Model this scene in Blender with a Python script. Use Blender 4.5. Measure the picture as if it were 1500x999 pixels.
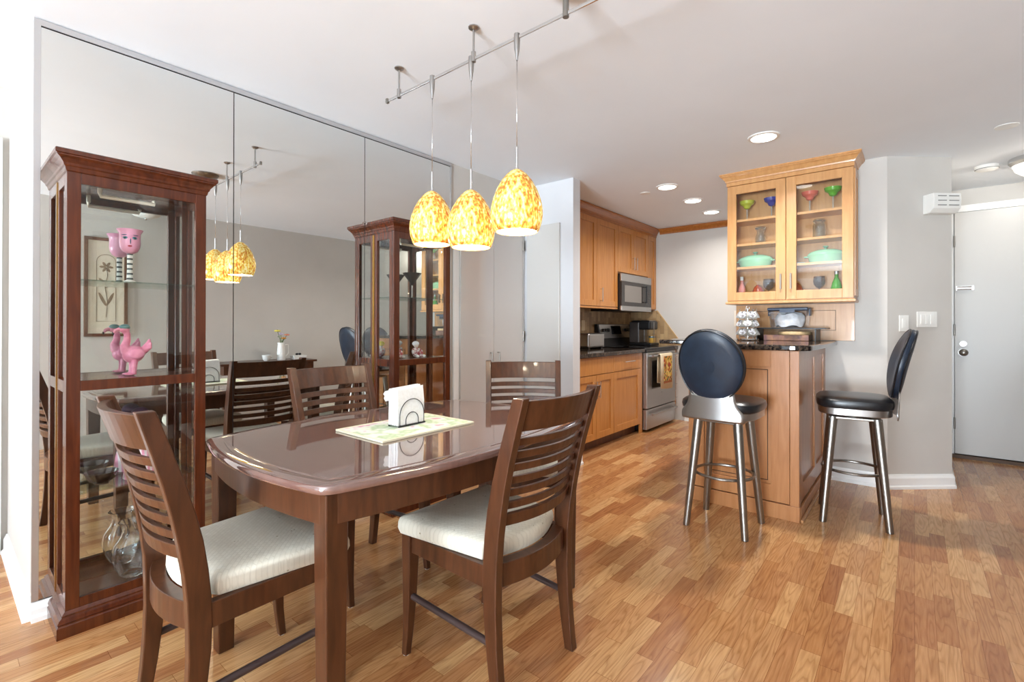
import bpy, bmesh, math, random
from mathutils import Vector, Matrix
random.seed(7)
C = bpy.context.scene.collection
for o in list(bpy.data.objects): bpy.data.objects.remove(o)
scene = bpy.context.scene
PI = math.pi

# ------------------------------------------------------------------ camera
YAW, PITCH, ROLL, FPX, CY, HC = 0.694250523, 0.00350057, 0.00131885, 707.38, 473.42, 1.16
f = Vector((-math.sin(YAW)*math.cos(PITCH), math.cos(YAW)*math.cos(PITCH), math.sin(PITCH)))
r = Vector((math.cos(YAW), math.sin(YAW), 0)); u = r.cross(f)
r, u = r*math.cos(ROLL)+u*math.sin(ROLL), -r*math.sin(ROLL)+u*math.cos(ROLL)
cam = bpy.data.objects.new('camera', bpy.data.cameras.new('camera')); C.objects.link(cam)
m = Matrix.Identity(4)
for i in range(3): m[i][0], m[i][1], m[i][2] = r[i], u[i], -f[i]
m[2][3] = HC
cam.matrix_world = m
cam.data.sensor_fit = 'HORIZONTAL'; cam.data.sensor_width = 36; cam.data.lens = FPX/1500*36
cam.data.shift_y = -(499.5-CY)/1500; cam.data.clip_start = .02
scene.camera = cam
try:
    cy = scene.cycles; cy.max_bounces = 16; cy.glossy_bounces = 8; cy.transmission_bounces = 12; cy.transparent_max_bounces = 40
except Exception: pass
# ------------------------------------------------------------------ world, lights, exposure
w = bpy.data.worlds.new('sky'); scene.world = w; w.use_nodes = True
w.node_tree.nodes['Background'].inputs[0].default_value = (.75, .87, 1, 1)
w.node_tree.nodes['Background'].inputs[1].default_value = 2.0
vs = scene.view_settings
vs.view_transform = 'Standard'; vs.look = 'None'; vs.gamma = 1; vs.exposure = .33; vs.use_curve_mapping = False

def light(name, kind, loc, power, col=(1, 1, 1), rot=(0, 0, 0), size=.1, sy=None, spread=None):
    d = bpy.data.lights.new(name, kind); d.energy = power; d.color = col
    if kind == 'AREA':
        d.size = size
        if sy: d.shape = 'RECTANGLE'; d.size_y = sy
        else: d.shape = 'DISK'
        if spread: d.spread = spread
    else: d.shadow_soft_size = size
    o = bpy.data.objects.new(name, d); C.objects.link(o); o.location = loc; o.rotation_euler = rot
    return o
ZC = 2.366
# daylight through the two big windows behind the camera (wall_back at Y=-4.6)
light('daylight_window', 'AREA', (-2.45, -4.72, .8), 12, (.77, .885, 1), (PI/2+.7, 0, 0), 1.7, 1.3)
light('daylight_window', 'AREA', (-.25, -4.72, .8), 450, (.79, .89, 1), (PI/2+.75, 0, 0), 1.7, 1.3, 2.3)

# ------------------------------------------------------------------ helpers
def s2l(c):
    if isinstance(c, str): c = tuple(int(c[i:i+2], 16) for i in (0, 2, 4))
    return tuple(((v/255)/12.92 if v/255 <= .04045 else ((v/255+.055)/1.055)**2.4) for v in c)+(1,)
MATS = {}
def mat(name, col, rough=.5, metal=0, coat=0, spec=.5, trans=0, ior=1.45, emit=None, es=0):
    if name in MATS: return MATS[name]
    M = bpy.data.materials.new(name); M.use_nodes = True
    b = M.node_tree.nodes['Principled BSDF']
    b.inputs['Base Color'].default_value = s2l(col); b.inputs['Roughness'].default_value = rough
    b.inputs['Metallic'].default_value = metal; b.inputs['Coat Weight'].default_value = coat
    b.inputs['Coat Roughness'].default_value = .04
    b.inputs['Specular IOR Level'].default_value = spec
    b.inputs['Transmission Weight'].default_value = trans; b.inputs['IOR'].default_value = ior
    if emit: b.inputs['Emission Color'].default_value = s2l(emit); b.inputs['Emission Strength'].default_value = es
    MATS[name] = M
    return M
def nodes(M): return M.node_tree.nodes, M.node_tree.links, M.node_tree.nodes['Principled BSDF']
def ramp(N, stops, interp='LINEAR'):
    n = N.new('ShaderNodeValToRGB'); e = n.color_ramp.elements; n.color_ramp.interpolation = interp
    while len(e) < len(stops): e.new(.5)
    for i, (p, c) in enumerate(stops): e[i].position = p; e[i].color = s2l(c)
    return n
def math_(N, L, op, a, b=None):
    n = N.new('ShaderNodeMath'); n.operation = op
    for i, v in enumerate((a, b)):
        if v is None: continue
        if isinstance(v, (int, float)): n.inputs[i].default_value = v
        else: L.new(v, n.inputs[i])
    return n.outputs[0]
def wood(name, c1, c2, stretch=(18, 18, 1.5), rough=.35, coat=.2, detail=5):
    M = mat(name, c1, rough, coat=coat); N, L, B = nodes(M)
    tc = N.new('ShaderNodeTexCoord'); mp = N.new('ShaderNodeMapping'); mp.inputs['Scale'].default_value = stretch
    L.new(tc.outputs['Object'], mp.inputs[0])
    n = N.new('ShaderNodeTexNoise'); n.inputs['Scale'].default_value = 3; n.inputs['Detail'].default_value = detail
    n.inputs['Distortion'].default_value = .6
    L.new(mp.outputs[0], n.inputs['Vector'])
    rp = ramp(N, [(.32, c2), (.68, c1)]); L.new(n.outputs['Fac'], rp.inputs[0]); L.new(rp.outputs[0], B.inputs['Base Color'])
    return M
def noisy(name, c1, c2, scale=8, rough=.5, bump=0, **k):
    M = mat(name, c1, rough, **k); N, L, B = nodes(M)
    tc = N.new('ShaderNodeTexCoord'); n = N.new('ShaderNodeTexNoise'); n.inputs['Scale'].default_value = scale
    n.inputs['Detail'].default_value = 4
    L.new(tc.outputs['Object'], n.inputs['Vector'])
    rp = ramp(N, [(.4, c1), (.6, c2)]); L.new(n.outputs['Fac'], rp.inputs[0]); L.new(rp.outputs[0], B.inputs['Base Color'])
    if bump:
        bn = N.new('ShaderNodeBump'); bn.inputs['Strength'].default_value = bump; bn.inputs['Distance'].default_value = .002
        L.new(n.outputs['Fac'], bn.inputs['Height']); L.new(bn.outputs[0], B.inputs['Normal'])
    return M
def pane_glass(name, tint=(1, 1, 1), ior=1.5):
    M = bpy.data.materials.new(name); M.use_nodes = True; N, L = M.node_tree.nodes, M.node_tree.links
    N.remove(N['Principled BSDF'])
    t = N.new('ShaderNodeBsdfTransparent'); t.inputs[0].default_value = tint+(1,)
    g = N.new('ShaderNodeBsdfGlossy'); g.inputs['Roughness'].default_value = 0.0
    lw = N.new('ShaderNodeLayerWeight'); lw.inputs[0].default_value = .5; f0 = ((ior-1)/(ior+1))**2
    fr = math_(N, L, 'ADD', math_(N, L, 'MULTIPLY', math_(N, L, 'POWER', lw.outputs['Facing'], 5.0), 1-f0), f0)
    mx = N.new('ShaderNodeMixShader'); L.new(fr, mx.inputs[0]); L.new(t.outputs[0], mx.inputs[1]); L.new(g.outputs[0], mx.inputs[2])
    L.new(mx.outputs[0], N['Material Output'].inputs[0])
    return M

class MB:
    def __init__(s): s.bm = bmesh.new()
    def box(s, x0, x1, y0, y1, z0, z1):
        v = [s.bm.verts.new((x, y, z)) for z in (z0, z1) for x, y in ((x0, y0), (x1, y0), (x1, y1), (x0, y1))]
        for q in ((3, 2, 1, 0), (4, 5, 6, 7), (0, 1, 5, 4), (1, 2, 6, 5), (2, 3, 7, 6), (3, 0, 4, 7)): s.bm.faces.new([v[i] for i in q])
        return s
    def loft(s, rings, closed=True, caps=True, smooth=False):
        R = [[s.bm.verts.new(p) for p in ring] for ring in rings]; n = len(R[0])
        for a, b in zip(R, R[1:]):
            for i in range(n if closed else n-1):
                fc = s.bm.faces.new((a[i], a[(i+1) % n], b[(i+1) % n], b[i])); fc.smooth = smooth
        if caps:
            s.bm.faces.new(R[0][::-1]); s.bm.faces.new(R[-1])
        return s
    def prism(s, poly, z0, z1): return s.loft([[(x, y, z0) for x, y in poly], [(x, y, z1) for x, y in poly]])
    def lathe(s, prof, c=(0, 0, 0), n=32, caps=False, wave=None):
        rings = []
        for (rr, z) in prof:
            ring = []
            for i in range(n):
                a = 2*PI*i/n; k = rr*(wave(a, z) if wave else 1)
                ring.append((c[0]+k*math.cos(a), c[1]+k*math.sin(a), c[2]+z))
            rings.append(ring)
        return s.loft(rings, True, caps, True)
    def cyl(s, p0, p1, r0, r1=None, n=20, smooth=True):
        r1 = r0 if r1 is None else r1
        p0, p1 = Vector(p0), Vector(p1); d = (p1-p0).normalized()
        a = d.orthogonal().normalized(); b = d.cross(a)
        rg = lambda p, rr: [p+a*rr*math.cos(2*PI*i/n)+b*rr*math.sin(2*PI*i/n) for i in range(n)]
        return s.loft([rg(p0, r0), rg(p1, r1)], True, True, smooth)
    def tube(s, pts, rad, n=8, closed=False):
        pts = [Vector(p) for p in pts]; R = []; prev = None
        for i, p in enumerate(pts):
            if closed: t = pts[(i+1) % len(pts)]-pts[i-1]
            else: t = pts[min(i+1, len(pts)-1)]-pts[max(i-1, 0)]
            t.normalize()
            a = (prev-t*prev.dot(t)).normalized() if prev and (prev-t*prev.dot(t)).length > 1e-4 else t.orthogonal().normalized()
            prev = a; b = t.cross(a); rr = rad[i] if isinstance(rad, (list, tuple)) else rad
            R.append([p+a*rr*math.cos(2*PI*k/n)+b*rr*math.sin(2*PI*k/n) for k in range(n)])
        if closed:
            off = 0
            R.append(R[0]); s.loft(R, True, False, True); bmesh.ops.remove_doubles(s.bm, verts=s.bm.verts[:], dist=1e-6)
        else: s.loft(R, True, True, True)
        return s
    def ell(s, c, rx, ry, rz, n=20, k=12, rot=None):
        rings = []
        for j in range(k+1):
            t = -PI/2+PI*j/k; q = max(math.cos(t), .02)
            ring = [Vector((rx*q*math.cos(2*PI*i/n), ry*q*math.sin(2*PI*i/n), rz*math.sin(t))) for i in range(n)]
            if rot: ring = [rot @ v for v in ring]
            rings.append([v+Vector(c) for v in ring])
        return s.loft(rings, True, True, True)
    def rects(s, rings):      # rings: (x0,x1,y0,y1,z)
        return s.loft([[(a, c, z), (b, c, z), (b, d, z), (a, d, z)] for a, b, c, d, z in rings])
def obj(name, mb, m, parent=None, bevel=0, sub=0, remesh=0, seg=2, smooth_angle=35):
    bm = mb.bm
    bmesh.ops.recalc_face_normals(bm, faces=bm.faces[:])
    for e in bm.edges:
        if len(e.link_faces) == 2 and e.calc_face_angle(0) > math.radians(smooth_angle): e.smooth = False
    me = bpy.data.meshes.new(name); bm.to_mesh(me); bm.free()
    me.materials.append(m)
    o = bpy.data.objects.new(name, me); C.objects.link(o)
    if parent: o.parent = parent
    if remesh:
        md = o.modifiers.new('r', 'REMESH'); md.mode = 'VOXEL'; md.voxel_size = remesh; md.use_smooth_shade = True
        md = o.modifiers.new('s', 'SMOOTH'); md.factor = .5; md.iterations = 4
    if bevel:
        md = o.modifiers.new('b', 'BEVEL'); md.width = bevel; md.segments = seg; md.limit_method = 'ANGLE'; md.angle_limit = math.radians(40)
        md.harden_normals = False
    if sub:
        md = o.modifiers.new('s', 'SUBSURF'); md.levels = sub; md.render_levels = sub
    return o
def thing(name, label, cat, loc=(0, 0, 0), rz=0, group=None):
    o = bpy.data.objects.new(name, None); C.objects.link(o); o.location = loc; o.rotation_euler = (0, 0, rz)
    o.empty_display_size = .05
    return tag(o, label, cat, group)
def tag(o, label, cat, group=None):
    o['label'] = label; o['category'] = cat
    if group: o['group'] = group
    return o
def at(o, loc, rz=0): o.location = loc; o.rotation_euler = (0, 0, rz); return o
def struct(name, mb, m, parent=None, bevel=0):
    o = obj(name, mb, m, parent, bevel)
    if not parent: o['kind'] = 'structure'
    return o
def dup(root, loc, rz, label, group=None):
    q = root.copy(); C.objects.link(q); q.location = loc; q.rotation_euler = (0, 0, rz); q['label'] = label
    if group: q['group'] = group
    for ch in list(root.children):
        c = ch.copy(); C.objects.link(c); c.parent = q
        for g in list(ch.children):
            d = g.copy(); C.objects.link(d); d.parent = c
    return q

# ------------------------------------------------------------------ materials
M_wall = noisy('wall_paint', (203, 198, 191), (200, 195, 188), 3, .6)
M_wallw = noisy('cool_white_paint', (212, 212, 213), (209, 209, 211), 3, .5)
M_ceil = noisy('ceiling_paint', (241, 245, 249), (239, 243, 247), 2, .8)
M_trim = mat('white_trim', (240, 239, 236), .3)
M_door = mat('door_paint', (204, 201, 196), .35)
M_gloss = mat('glossy_door_paint', (205, 200, 195), .06, coat=.4)
M_mirror = mat('mirror', (232, 234, 232), 0.0, metal=1)
M_steel = mat('brushed_steel', (176, 174, 172), .3, metal=1)
M_chrome = mat('chrome', (215, 215, 215), .12, metal=1)
M_nickel = mat('satin_nickel', (150, 146, 140), .33, metal=1)
M_alu = mat('aluminium_trim', (205, 205, 206), .32, metal=.85)
M_brass = mat('brass', (180, 140, 70), .25, metal=1)
M_pull = mat('dark_nickel_pull', (128, 116, 104), .4, metal=1)
M_black = mat('black_plastic', (22, 22, 24), .35)
M_blackgl = mat('black_glass', (14, 12, 13), .06, coat=.3)
M_dark = mat('dark_gap', (30, 22, 16), .7)
M_white = mat('white_plastic', (238, 236, 230), .35)
M_walnut = wood('walnut', (84, 48, 27), (64, 35, 18), (14, 14, 2), .32, .12)
M_cherry = wood('cherry', (90, 41, 19), (66, 28, 12), (16, 16, 1.5), .25, .35)
M_maple = wood('maple', (200, 138, 72), (184, 120, 58), (14, 14, 1.2), .3, .2)
M_maplel = wood('light_maple', (208, 156, 102), (194, 140, 86), (14, 14, 1.2), .3, .2)
M_pen = wood('peninsula_maple', (186, 130, 84), (170, 113, 68), (14, 14, 1.2), .28, .25)
M_gap = mat('shadow_gap', (60, 34, 16), .7)
M_glass = pane_glass('window_glass', (.97, .985, .98))
M_shelfgl = pane_glass('shelf_glass', (.86, .95, .92), 1.6)
M_clear = mat('clear_glass', (252, 253, 253), .0, trans=1, ior=1.45)
M_vinyl = noisy('black_vinyl', (20, 20, 22), (26, 26, 29), 30, .28, .15)
M_navy = noisy('dark_back_vinyl', (28, 38, 52), (34, 46, 62), 12, .38, .2)

def floor_material():
    M = mat('laminate_floor', (200, 150, 100), .2, spec=.5); N, L, B = nodes(M)
    tc = N.new('ShaderNodeTexCoord'); sp = N.new('ShaderNodeSeparateXYZ'); L.new(tc.outputs['Object'], sp.inputs[0])
    X, Y = sp.outputs[0], sp.outputs[1]
    W, LN = .063, .40
    si = math_(N, L, 'FLOOR', math_(N, L, 'DIVIDE', X, W))
    wn = N.new('ShaderNodeTexWhiteNoise'); wn.noise_dimensions = '1D'; L.new(si, wn.inputs['W'])
    yy = math_(N, L, 'ADD', math_(N, L, 'DIVIDE', Y, LN), math_(N, L, 'MULTIPLY', wn.outputs['Value'], 7.3))
    pi_ = math_(N, L, 'FLOOR', yy)
    cb = N.new('ShaderNodeCombineXYZ'); L.new(si, cb.inputs[0]); L.new(pi_, cb.inputs[1])
    w2 = N.new('ShaderNodeTexWhiteNoise'); w2.noise_dimensions = '2D'; L.new(cb.outputs[0], w2.inputs['Vector'])
    base = ramp(N, [(0, (172, 114, 71)), (.25, (195, 140, 90)), (.55, (207, 156, 105)), (.8, (220, 175, 122)), (1, (183, 125, 80))])
    L.new(w2.outputs['Value'], base.inputs[0])
    # grain: rings stretched along the plank, shifted per piece
    cx = N.new('ShaderNodeCombineXYZ')
    L.new(math_(N, L, 'ADD', math_(N, L, 'MULTIPLY', X, 12.0), math_(N, L, 'MULTIPLY', w2.outputs['Value'], 37.0)), cx.inputs[0])
    L.new(math_(N, L, 'ADD', math_(N, L, 'MULTIPLY', Y, 1.1), math_(N, L, 'MULTIPLY', wn.outputs['Value'], 19.0)), cx.inputs[1])
    nz = N.new('ShaderNodeTexNoise'); nz.inputs['Scale'].default_value = 1.6; nz.inputs['Detail'].default_value = 1.5; L.new(cx.outputs[0], nz.inputs['Vector'])
    rg = math_(N, L, 'FRACT', math_(N, L, 'MULTIPLY', nz.outputs['Fac'], 11.0))
    rr = ramp(N, [(0, (202, 188, 174)), (.15, (240, 238, 234)), (.6, (255, 255, 255)), (1, (216, 204, 192))]); L.new(rg, rr.inputs[0])
    n2 = N.new('ShaderNodeTexNoise'); n2.inputs['Scale'].default_value = 1; n2.inputs['Detail'].default_value = 4
    mp = N.new('ShaderNodeMapping'); mp.inputs['Scale'].default_value = (140, 9, 1); L.new(tc.outputs['Object'], mp.inputs[0]); L.new(mp.outputs[0], n2.inputs['Vector'])
    r2 = ramp(N, [(.3, (226, 214, 204)), (.7, (255, 255, 255))]); L.new(n2.outputs['Fac'], r2.inputs[0])
    def mul(a, b, fac=1):
        mx = N.new('ShaderNodeMix'); mx.data_type = 'RGBA'; mx.blend_type = 'MULTIPLY'; mx.inputs[0].default_value = fac
        L.new(a, mx.inputs[6]); L.new(b, mx.inputs[7]); return mx.outputs[2]
    col = mul(mul(base.outputs[0], rr.outputs[0], .75), r2.outputs[0], .8)
    # seams
    fx = math_(N, L, 'FRACT', math_(N, L, 'DIVIDE', X, W)); fy = math_(N, L, 'FRACT', yy)
    e = math_(N, L, 'MAXIMUM', math_(N, L, 'LESS_THAN', fx, .02), math_(N, L, 'LESS_THAN', fy, .004))
    se = ramp(N, [(0, (255, 255, 255)), (1, (190, 170, 150))]); L.new(e, se.inputs[0])
    L.new(mul(col, se.outputs[0]), B.inputs['Base Color'])
    return M
M_floor = floor_material()

def granite():
    M = mat('dark_granite', (30, 26, 24), .08, coat=.3); N, L, B = nodes(M)
    tc = N.new('ShaderNodeTexCoord'); n = N.new('ShaderNodeTexNoise'); n.inputs['Scale'].default_value = 60; n.inputs['Detail'].default_value = 6
    L.new(tc.outputs['Object'], n.inputs['Vector'])
    rp = ramp(N, [(.35, (18, 15, 14)), (.52, (48, 38, 32)), (.62, (90, 74, 60)), (.75, (24, 20, 18))]); L.new(n.outputs['Fac'], rp.inputs[0]); L.new(rp.outputs[0], B.inputs['Base Color'])
    return M
M_granite = granite()

def fabric():
    M = mat('cream_brocade', (214, 206, 188), .85); N, L, B = nodes(M)
    tc = N.new('ShaderNodeTexCoord'); mp = N.new('ShaderNodeMapping'); mp.inputs['Rotation'].default_value = (0, 0, PI/4); L.new(tc.outputs['Object'], mp.inputs[0])
    b = N.new('ShaderNodeTexBrick'); b.inputs['Scale'].default_value = 30; b.inputs['Mortar Size'].default_value = .045
    b.inputs['Color1'].default_value = s2l((218, 212, 196)); b.inputs['Color2'].default_value = s2l((212, 205, 188)); b.inputs['Mortar'].default_value = s2l((207, 200, 183))
    b.inputs['Brick Width'].default_value = .7; b.inputs['Row Height'].default_value = .35
    L.new(mp.outputs[0], b.inputs['Vector'])
    v = N.new('ShaderNodeTexVoronoi'); v.inputs['Scale'].default_value = 24; L.new(tc.outputs['Object'], v.inputs['Vector'])
    lt = math_(N, L, 'LESS_THAN', v.outputs['Distance'], .07)
    mx = N.new('ShaderNodeMix'); mx.data_type = 'RGBA'; L.new(lt, mx.inputs[0]); L.new(b.outputs[0], mx.inputs[6]); mx.inputs[7].default_value = s2l((150, 138, 110))
    L.new(mx.outputs[2], B.inputs['Base Color'])
    bn = N.new('ShaderNodeBump'); bn.inputs['Strength'].default_value = .35; bn.inputs['Distance'].default_value = .002; L.new(b.outputs['Fac'], bn.inputs['Height']); bn.invert = True
    L.new(bn.outputs[0], B.inputs['Normal'])
    return M
M_fabric = fabric()

def shade_mat():
    M = mat('mottled_amber_glass', (240, 190, 70), .15); N, L, B = nodes(M)
    tc = N.new('ShaderNodeTexCoord'); mp = N.new('ShaderNodeMapping'); mp.inputs['Scale'].default_value = (1, 1, .55); L.new(tc.outputs['Object'], mp.inputs[0])
    n = N.new('ShaderNodeTexNoise'); n.inputs['Scale'].default_value = 95; n.inputs['Detail'].default_value = 1.5; n.inputs['Distortion'].default_value = .2; L.new(mp.outputs[0], n.inputs['Vector'])
    n2 = N.new('ShaderNodeTexNoise'); n2.inputs['Scale'].default_value = 28; n2.inputs['Detail'].default_value = 2; L.new(mp.outputs[0], n2.inputs['Vector'])
    sm = math_(N, L, 'ADD', math_(N, L, 'MULTIPLY', n.outputs['Fac'], .7), math_(N, L, 'MULTIPLY', n2.outputs['Fac'], .3))
    rp = ramp(N, [(.36, (208, 112, 46)), (.43, (222, 150, 64)), (.46, (226, 176, 76)), (.50, (248, 206, 80)), (.55, (252, 224, 112)), (.60, (255, 246, 200))])
    L.new(sm, rp.inputs[0]); L.new(rp.outputs[0], B.inputs['Emission Color'])
    r3 = ramp(N, [(.38, (190, 100, 40)), (.48, (216, 166, 66)), (.58, (232, 206, 126))]); L.new(sm, r3.inputs[0]); L.new(r3.outputs[0], B.inputs['Base Color'])
    # the bulb inside glows strongest at its own height
    sp = N.new('ShaderNodeSeparateXYZ'); L.new(tc.outputs['Object'], sp.inputs[0])
    dz_ = math_(N, L, 'DIVIDE', math_(N, L, 'SUBTRACT', sp.outputs[2], .06), .08)
    gl = math_(N, L, 'POWER', 2.718, math_(N, L, 'MULTIPLY', math_(N, L, 'MULTIPLY', dz_, dz_), -1.0))
    L.new(math_(N, L, 'ADD', math_(N, L, 'MULTIPLY', gl, .40), .19), B.inputs['Emission Strength'])
    return M
M_shade = shade_mat()

def tile_mat():
    M = mat('slate_tile', (140, 110, 80), .4); N, L, B = nodes(M)
    tc = N.new('ShaderNodeTexCoord'); sp = N.new('ShaderNodeSeparateXYZ'); L.new(tc.outputs['Object'], sp.inputs[0])
    cb = N.new('ShaderNodeCombineXYZ'); L.new(sp.outputs[2], cb.inputs[0]); L.new(math_(N, L, 'ADD', sp.outputs[1], sp.outputs[0]), cb.inputs[1])
    b = N.new('ShaderNodeTexBrick'); b.inputs['Scale'].default_value = 10; b.inputs['Brick Width'].default_value = 1.0; b.inputs['Row Height'].default_value = .5
    b.inputs['Mortar Size'].default_value = .012
    b.inputs['Color1'].default_value = s2l((196, 164, 120)); b.inputs['Color2'].default_value = s2l((146, 114, 78)); b.inputs['Mortar'].default_value = s2l((140, 118, 92))
    L.new(cb.outputs[0], b.inputs['Vector']); L.new(b.outputs[0], B.inputs['Base Color'])
    return M
M_tile = tile_mat()

# ------------------------------------------------------------------ room shell
XM, XR, XL, YB, YK = -2.655, .92, -3.56, -4.6, 5.86
bx = lambda *a: MB().box(*a)
struct('floor', bx(XL-.1, XR+.1, YB-.1, YK+.1, -.1, 0), M_floor)
struct('ceiling', bx(XL-.1, XR+.1, YB-.1, YK+.1, ZC, ZC+.1), M_ceil)
struct('wall_mirror_side', bx(XL, XM, .25, 3.35, 0, ZC), M_wall)
struct('wall_alcove_left', bx(XL-.1, XL, YB, .25, 0, ZC), M_wall)
struct('wall_right', bx(XR, XR+.1, YB, YK, 0, ZC), M_wall)
# wall behind the camera with two window openings
mb = MB(); wins = [(-3.35, -1.55), (-1.15, .65)]
mb.box(XL, XR, YB-.1, YB, 0, .05); mb.box(XL, XR, YB-.1, YB, 2.3, ZC)
mb.box(XL, wins[0][0], YB-.1, YB, .05, 2.3); mb.box(wins[0][1], wins[1][0], YB-.1, YB, .05, 2.3); mb.box(wins[1][1], XR, YB-.1, YB, .05, 2.3)
struct('wall_back', mb, M_wall)
for i, (a, b) in enumerate(wins):
    mb = MB()
    mb.box(a, a+.06, YB-.08, YB-.02, .05, 2.3); mb.box(b-.06, b, YB-.08, YB-.02, .05, 2.3); mb.box(a, b, YB-.08, YB-.02, .05, .11); mb.box(a, b, YB-.08, YB-.02, 2.24, 2.3)
    mb.box((a+b)/2-.03, (a+b)/2+.03, YB-.08, YB-.02, .11, 2.24)
    wf = struct('window_%d' % (i+1), mb, M_trim)
    obj('pane', bx(a+.06, b-.06, YB-.052, YB-.048, .11, 2.24), M_glass, wf)
struct('wall_kitchen_stub', bx(XM, -2.14, 3.35, 3.455, 0, ZC), M_wallw)
struct('wall_kitchen_left', bx(-2.96, -2.86, 3.35, YK, 0, ZC), M_wall)
struct('wall_kitchen_back', bx(-2.96, XR, YK, YK+.1, 0, ZC), M_wall)
# bar wall, angled wall and its return to the entry, as one prism
poly = [(-1.158, 4.35), (-.146, 4.35), (.208, 4.67), (.208, 5.86), (.108, 5.86), (.108, 4.72), (-.19, 4.45), (-1.158, 4.45)]
struct('wall_bar', MB().prism(poly, 0, ZC), M_wall)

def base_run(name, pts, h=.1, t=.016):
    # pts: wall line, room on the left of travel direction; stepped profile
    prof = [(0, 0), (t*1.5, 0), (t*1.5, .018), (t, .026), (t, h-.025), (t*.55, h-.01), (t*.4, h), (0, h)]
    P = [Vector((x, y)) for x, y in pts]; rings = []
    for i, p in enumerate(P):
        ds = []
        if i > 0: ds.append((P[i]-P[i-1]).normalized())
        if i < len(P)-1: ds.append((P[i+1]-P[i]).normalized())
        ns = [Vector((-d.y, d.x)) for d in ds]
        n = (sum(ns, Vector((0, 0)))).normalized(); k = 1/max(n.dot(ns[0]), .3)
        rings.append([(p.x+n.x*o*k, p.y+n.y*o*k, z) for o, z in prof])
    struct(name, MB().loft(rings, True, True), M_trim)
base_run('baseboard_alcove', [(XL+.03, .25), (XM-.001, .25), (XM+.001, .25)][::-1], .1)
base_run('baseboard_mirror', [(XM, .25), (XM, 2.47)][::-1], .072, .02)
base_run('baseboard_stub', [(-2.14, 3.47), (-2.14, 3.35), (-2.25, 3.35)], .1, .018)
base_run('baseboard_bar', [(-.50, 4.35), (-.146, 4.35), (.208, 4.67), (.208, 5.72)][::-1], .1)
base_run('baseboard_kitchen', [(-2.14, YK), (-1.0, YK)][::-1], .1)
MATS_B = M_maple

# mirror: panels with thin seams and an aluminium channel
mr = thing('wall_mirror', 'floor to ceiling wall mirror in three panels behind the dining table', 'mirror', (XM, .25, 0))
for a, b in ((.022, .7234), (.7276, 1.4827), (1.4863, 2.21)):
    obj('mirror_panel', bx(.001, .007, a, b, .076, 2.337), M_mirror, mr)
mb = MB(); mb.box(.001, .012, .001, .021, .076, 2.362); mb.box(.001, .012, .021, 2.22, 2.338, 2.362); mb.box(.001, .012, 2.211, 2.22, .076, 2.338)
obj('channel_frame', mb, M_alu, mr)
mb = MB(); mb.box(.001, .009, .022, 2.21, .0735, .0757); mb.box(.0005, .0075, .7235, .7275, .076, 2.337); mb.box(.0005, .0075, 1.4828, 1.4862, .076, 2.337)
mb.box(.007, .0085, .022, 2.21, 2.3345, 2.3378)
obj('seam', mb, M_black, mr)
for y in (1.4845, 2.205): obj('clip', MB().cyl((.0071, y, 1.795), (.012, y, 1.795), .012), M_clear, mr)

# closet double door on the mirror wall
d2 = struct('door_1', MB().box(XM, XM+.012, 2.495, 2.55, 0, 2.05).box(XM, XM+.012, 3.31, 3.345, 0, 2.05).box(XM, XM+.012, 2.55, 3.31, 2.01, 2.05), M_trim)
for a, b, hx in ((2.553, 2.928, 2.885), (2.932, 3.307, 2.975)):
    lf = obj('door_leaf', bx(XM+.001, XM+.026, a, b, .015, 2.005), M_gloss, d2, .003)
    h = MB().tube([(XM+.026, hx, .84), (XM+.05, hx, .84), (XM+.05, hx, .935), (XM+.026, hx, .935)], .005)
    obj('handle', h, M_nickel, lf)
mb = MB()
for z in (1.06, 1.85, .25): mb.cyl((XM+.03, 3.309, z-.045), (XM+.03, 3.309, z+.045), .008)
obj('hinge', mb, M_nickel, d2)
# flat white door on the short wall facing the camera
d3 = struct('door_2', MB().box(-2.60, -2.262, 3.325, 3.349, .01, 2.012), M_door, None, .003)
# door in the left alcove
d4 = struct('door_3', MB().box(XL, XL+.025, .13, .225, 0, 2.1).box(XL, XL+.025, -.78, -.69, 0, 2.1).box(XL, XL+.025, -.69, .13, 2.02, 2.1), M_trim)
obj('door_leaf', bx(XL+.001, XL+.012, -.69, .13, .01, 2.02), M_trim, d4)
# entry door
d1 = struct('door_4', MB().box(.215, .272, 5.79, 5.858, 0, 2.155).box(.27, .90, 5.79, 5.858, 2.158, 2.215), M_trim)
leaf = obj('door_leaf', bx(.276, .90, 5.775, 5.815, .035, 2.152), M_door, d1)
obj('gap', bx(.273, .90, 5.80, 5.85, 2.15, 2.16), M_dark, d1)
obj('threshold', bx(.24, .9, 5.75, 5.858, 0, .028), mat('threshold_brown', (86, 62, 42), .5), d1)
mb = MB().cyl((.33, 5.774, .925), (.33, 5.76, .925), .034).cyl((.33, 5.76, .925), (.33, 5.735, .925), .014).ell((.33, 5.715, .925), .031, .026, .031)
obj('knob', mb, M_nickel, leaf)
mb = MB().cyl((.33, 5.774, 1.0), (.33, 5.762, 1.0), .024).box(.322, .338, 5.75, 5.762, .992, 1.008)
obj('deadbolt', mb, M_nickel, leaf)
mb = MB().box(.285, .40, 5.768, 5.775, 1.468, 1.505).tube([(.295, 5.765, 1.475), (.295, 5.752, 1.475), (.385, 5.752, 1.475)], .006).tube([(.295, 5.765, 1.497), (.295, 5.752, 1.497), (.385, 5.752, 1.497)], .006)
obj('door_guard', mb, M_chrome, leaf)
for z in (.3, 1.12, 1.9): obj('hinge', MB().cyl((.274, 5.77, z-.05), (.274, 5.77, z+.05), .007), M_nickel, d1)

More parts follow.
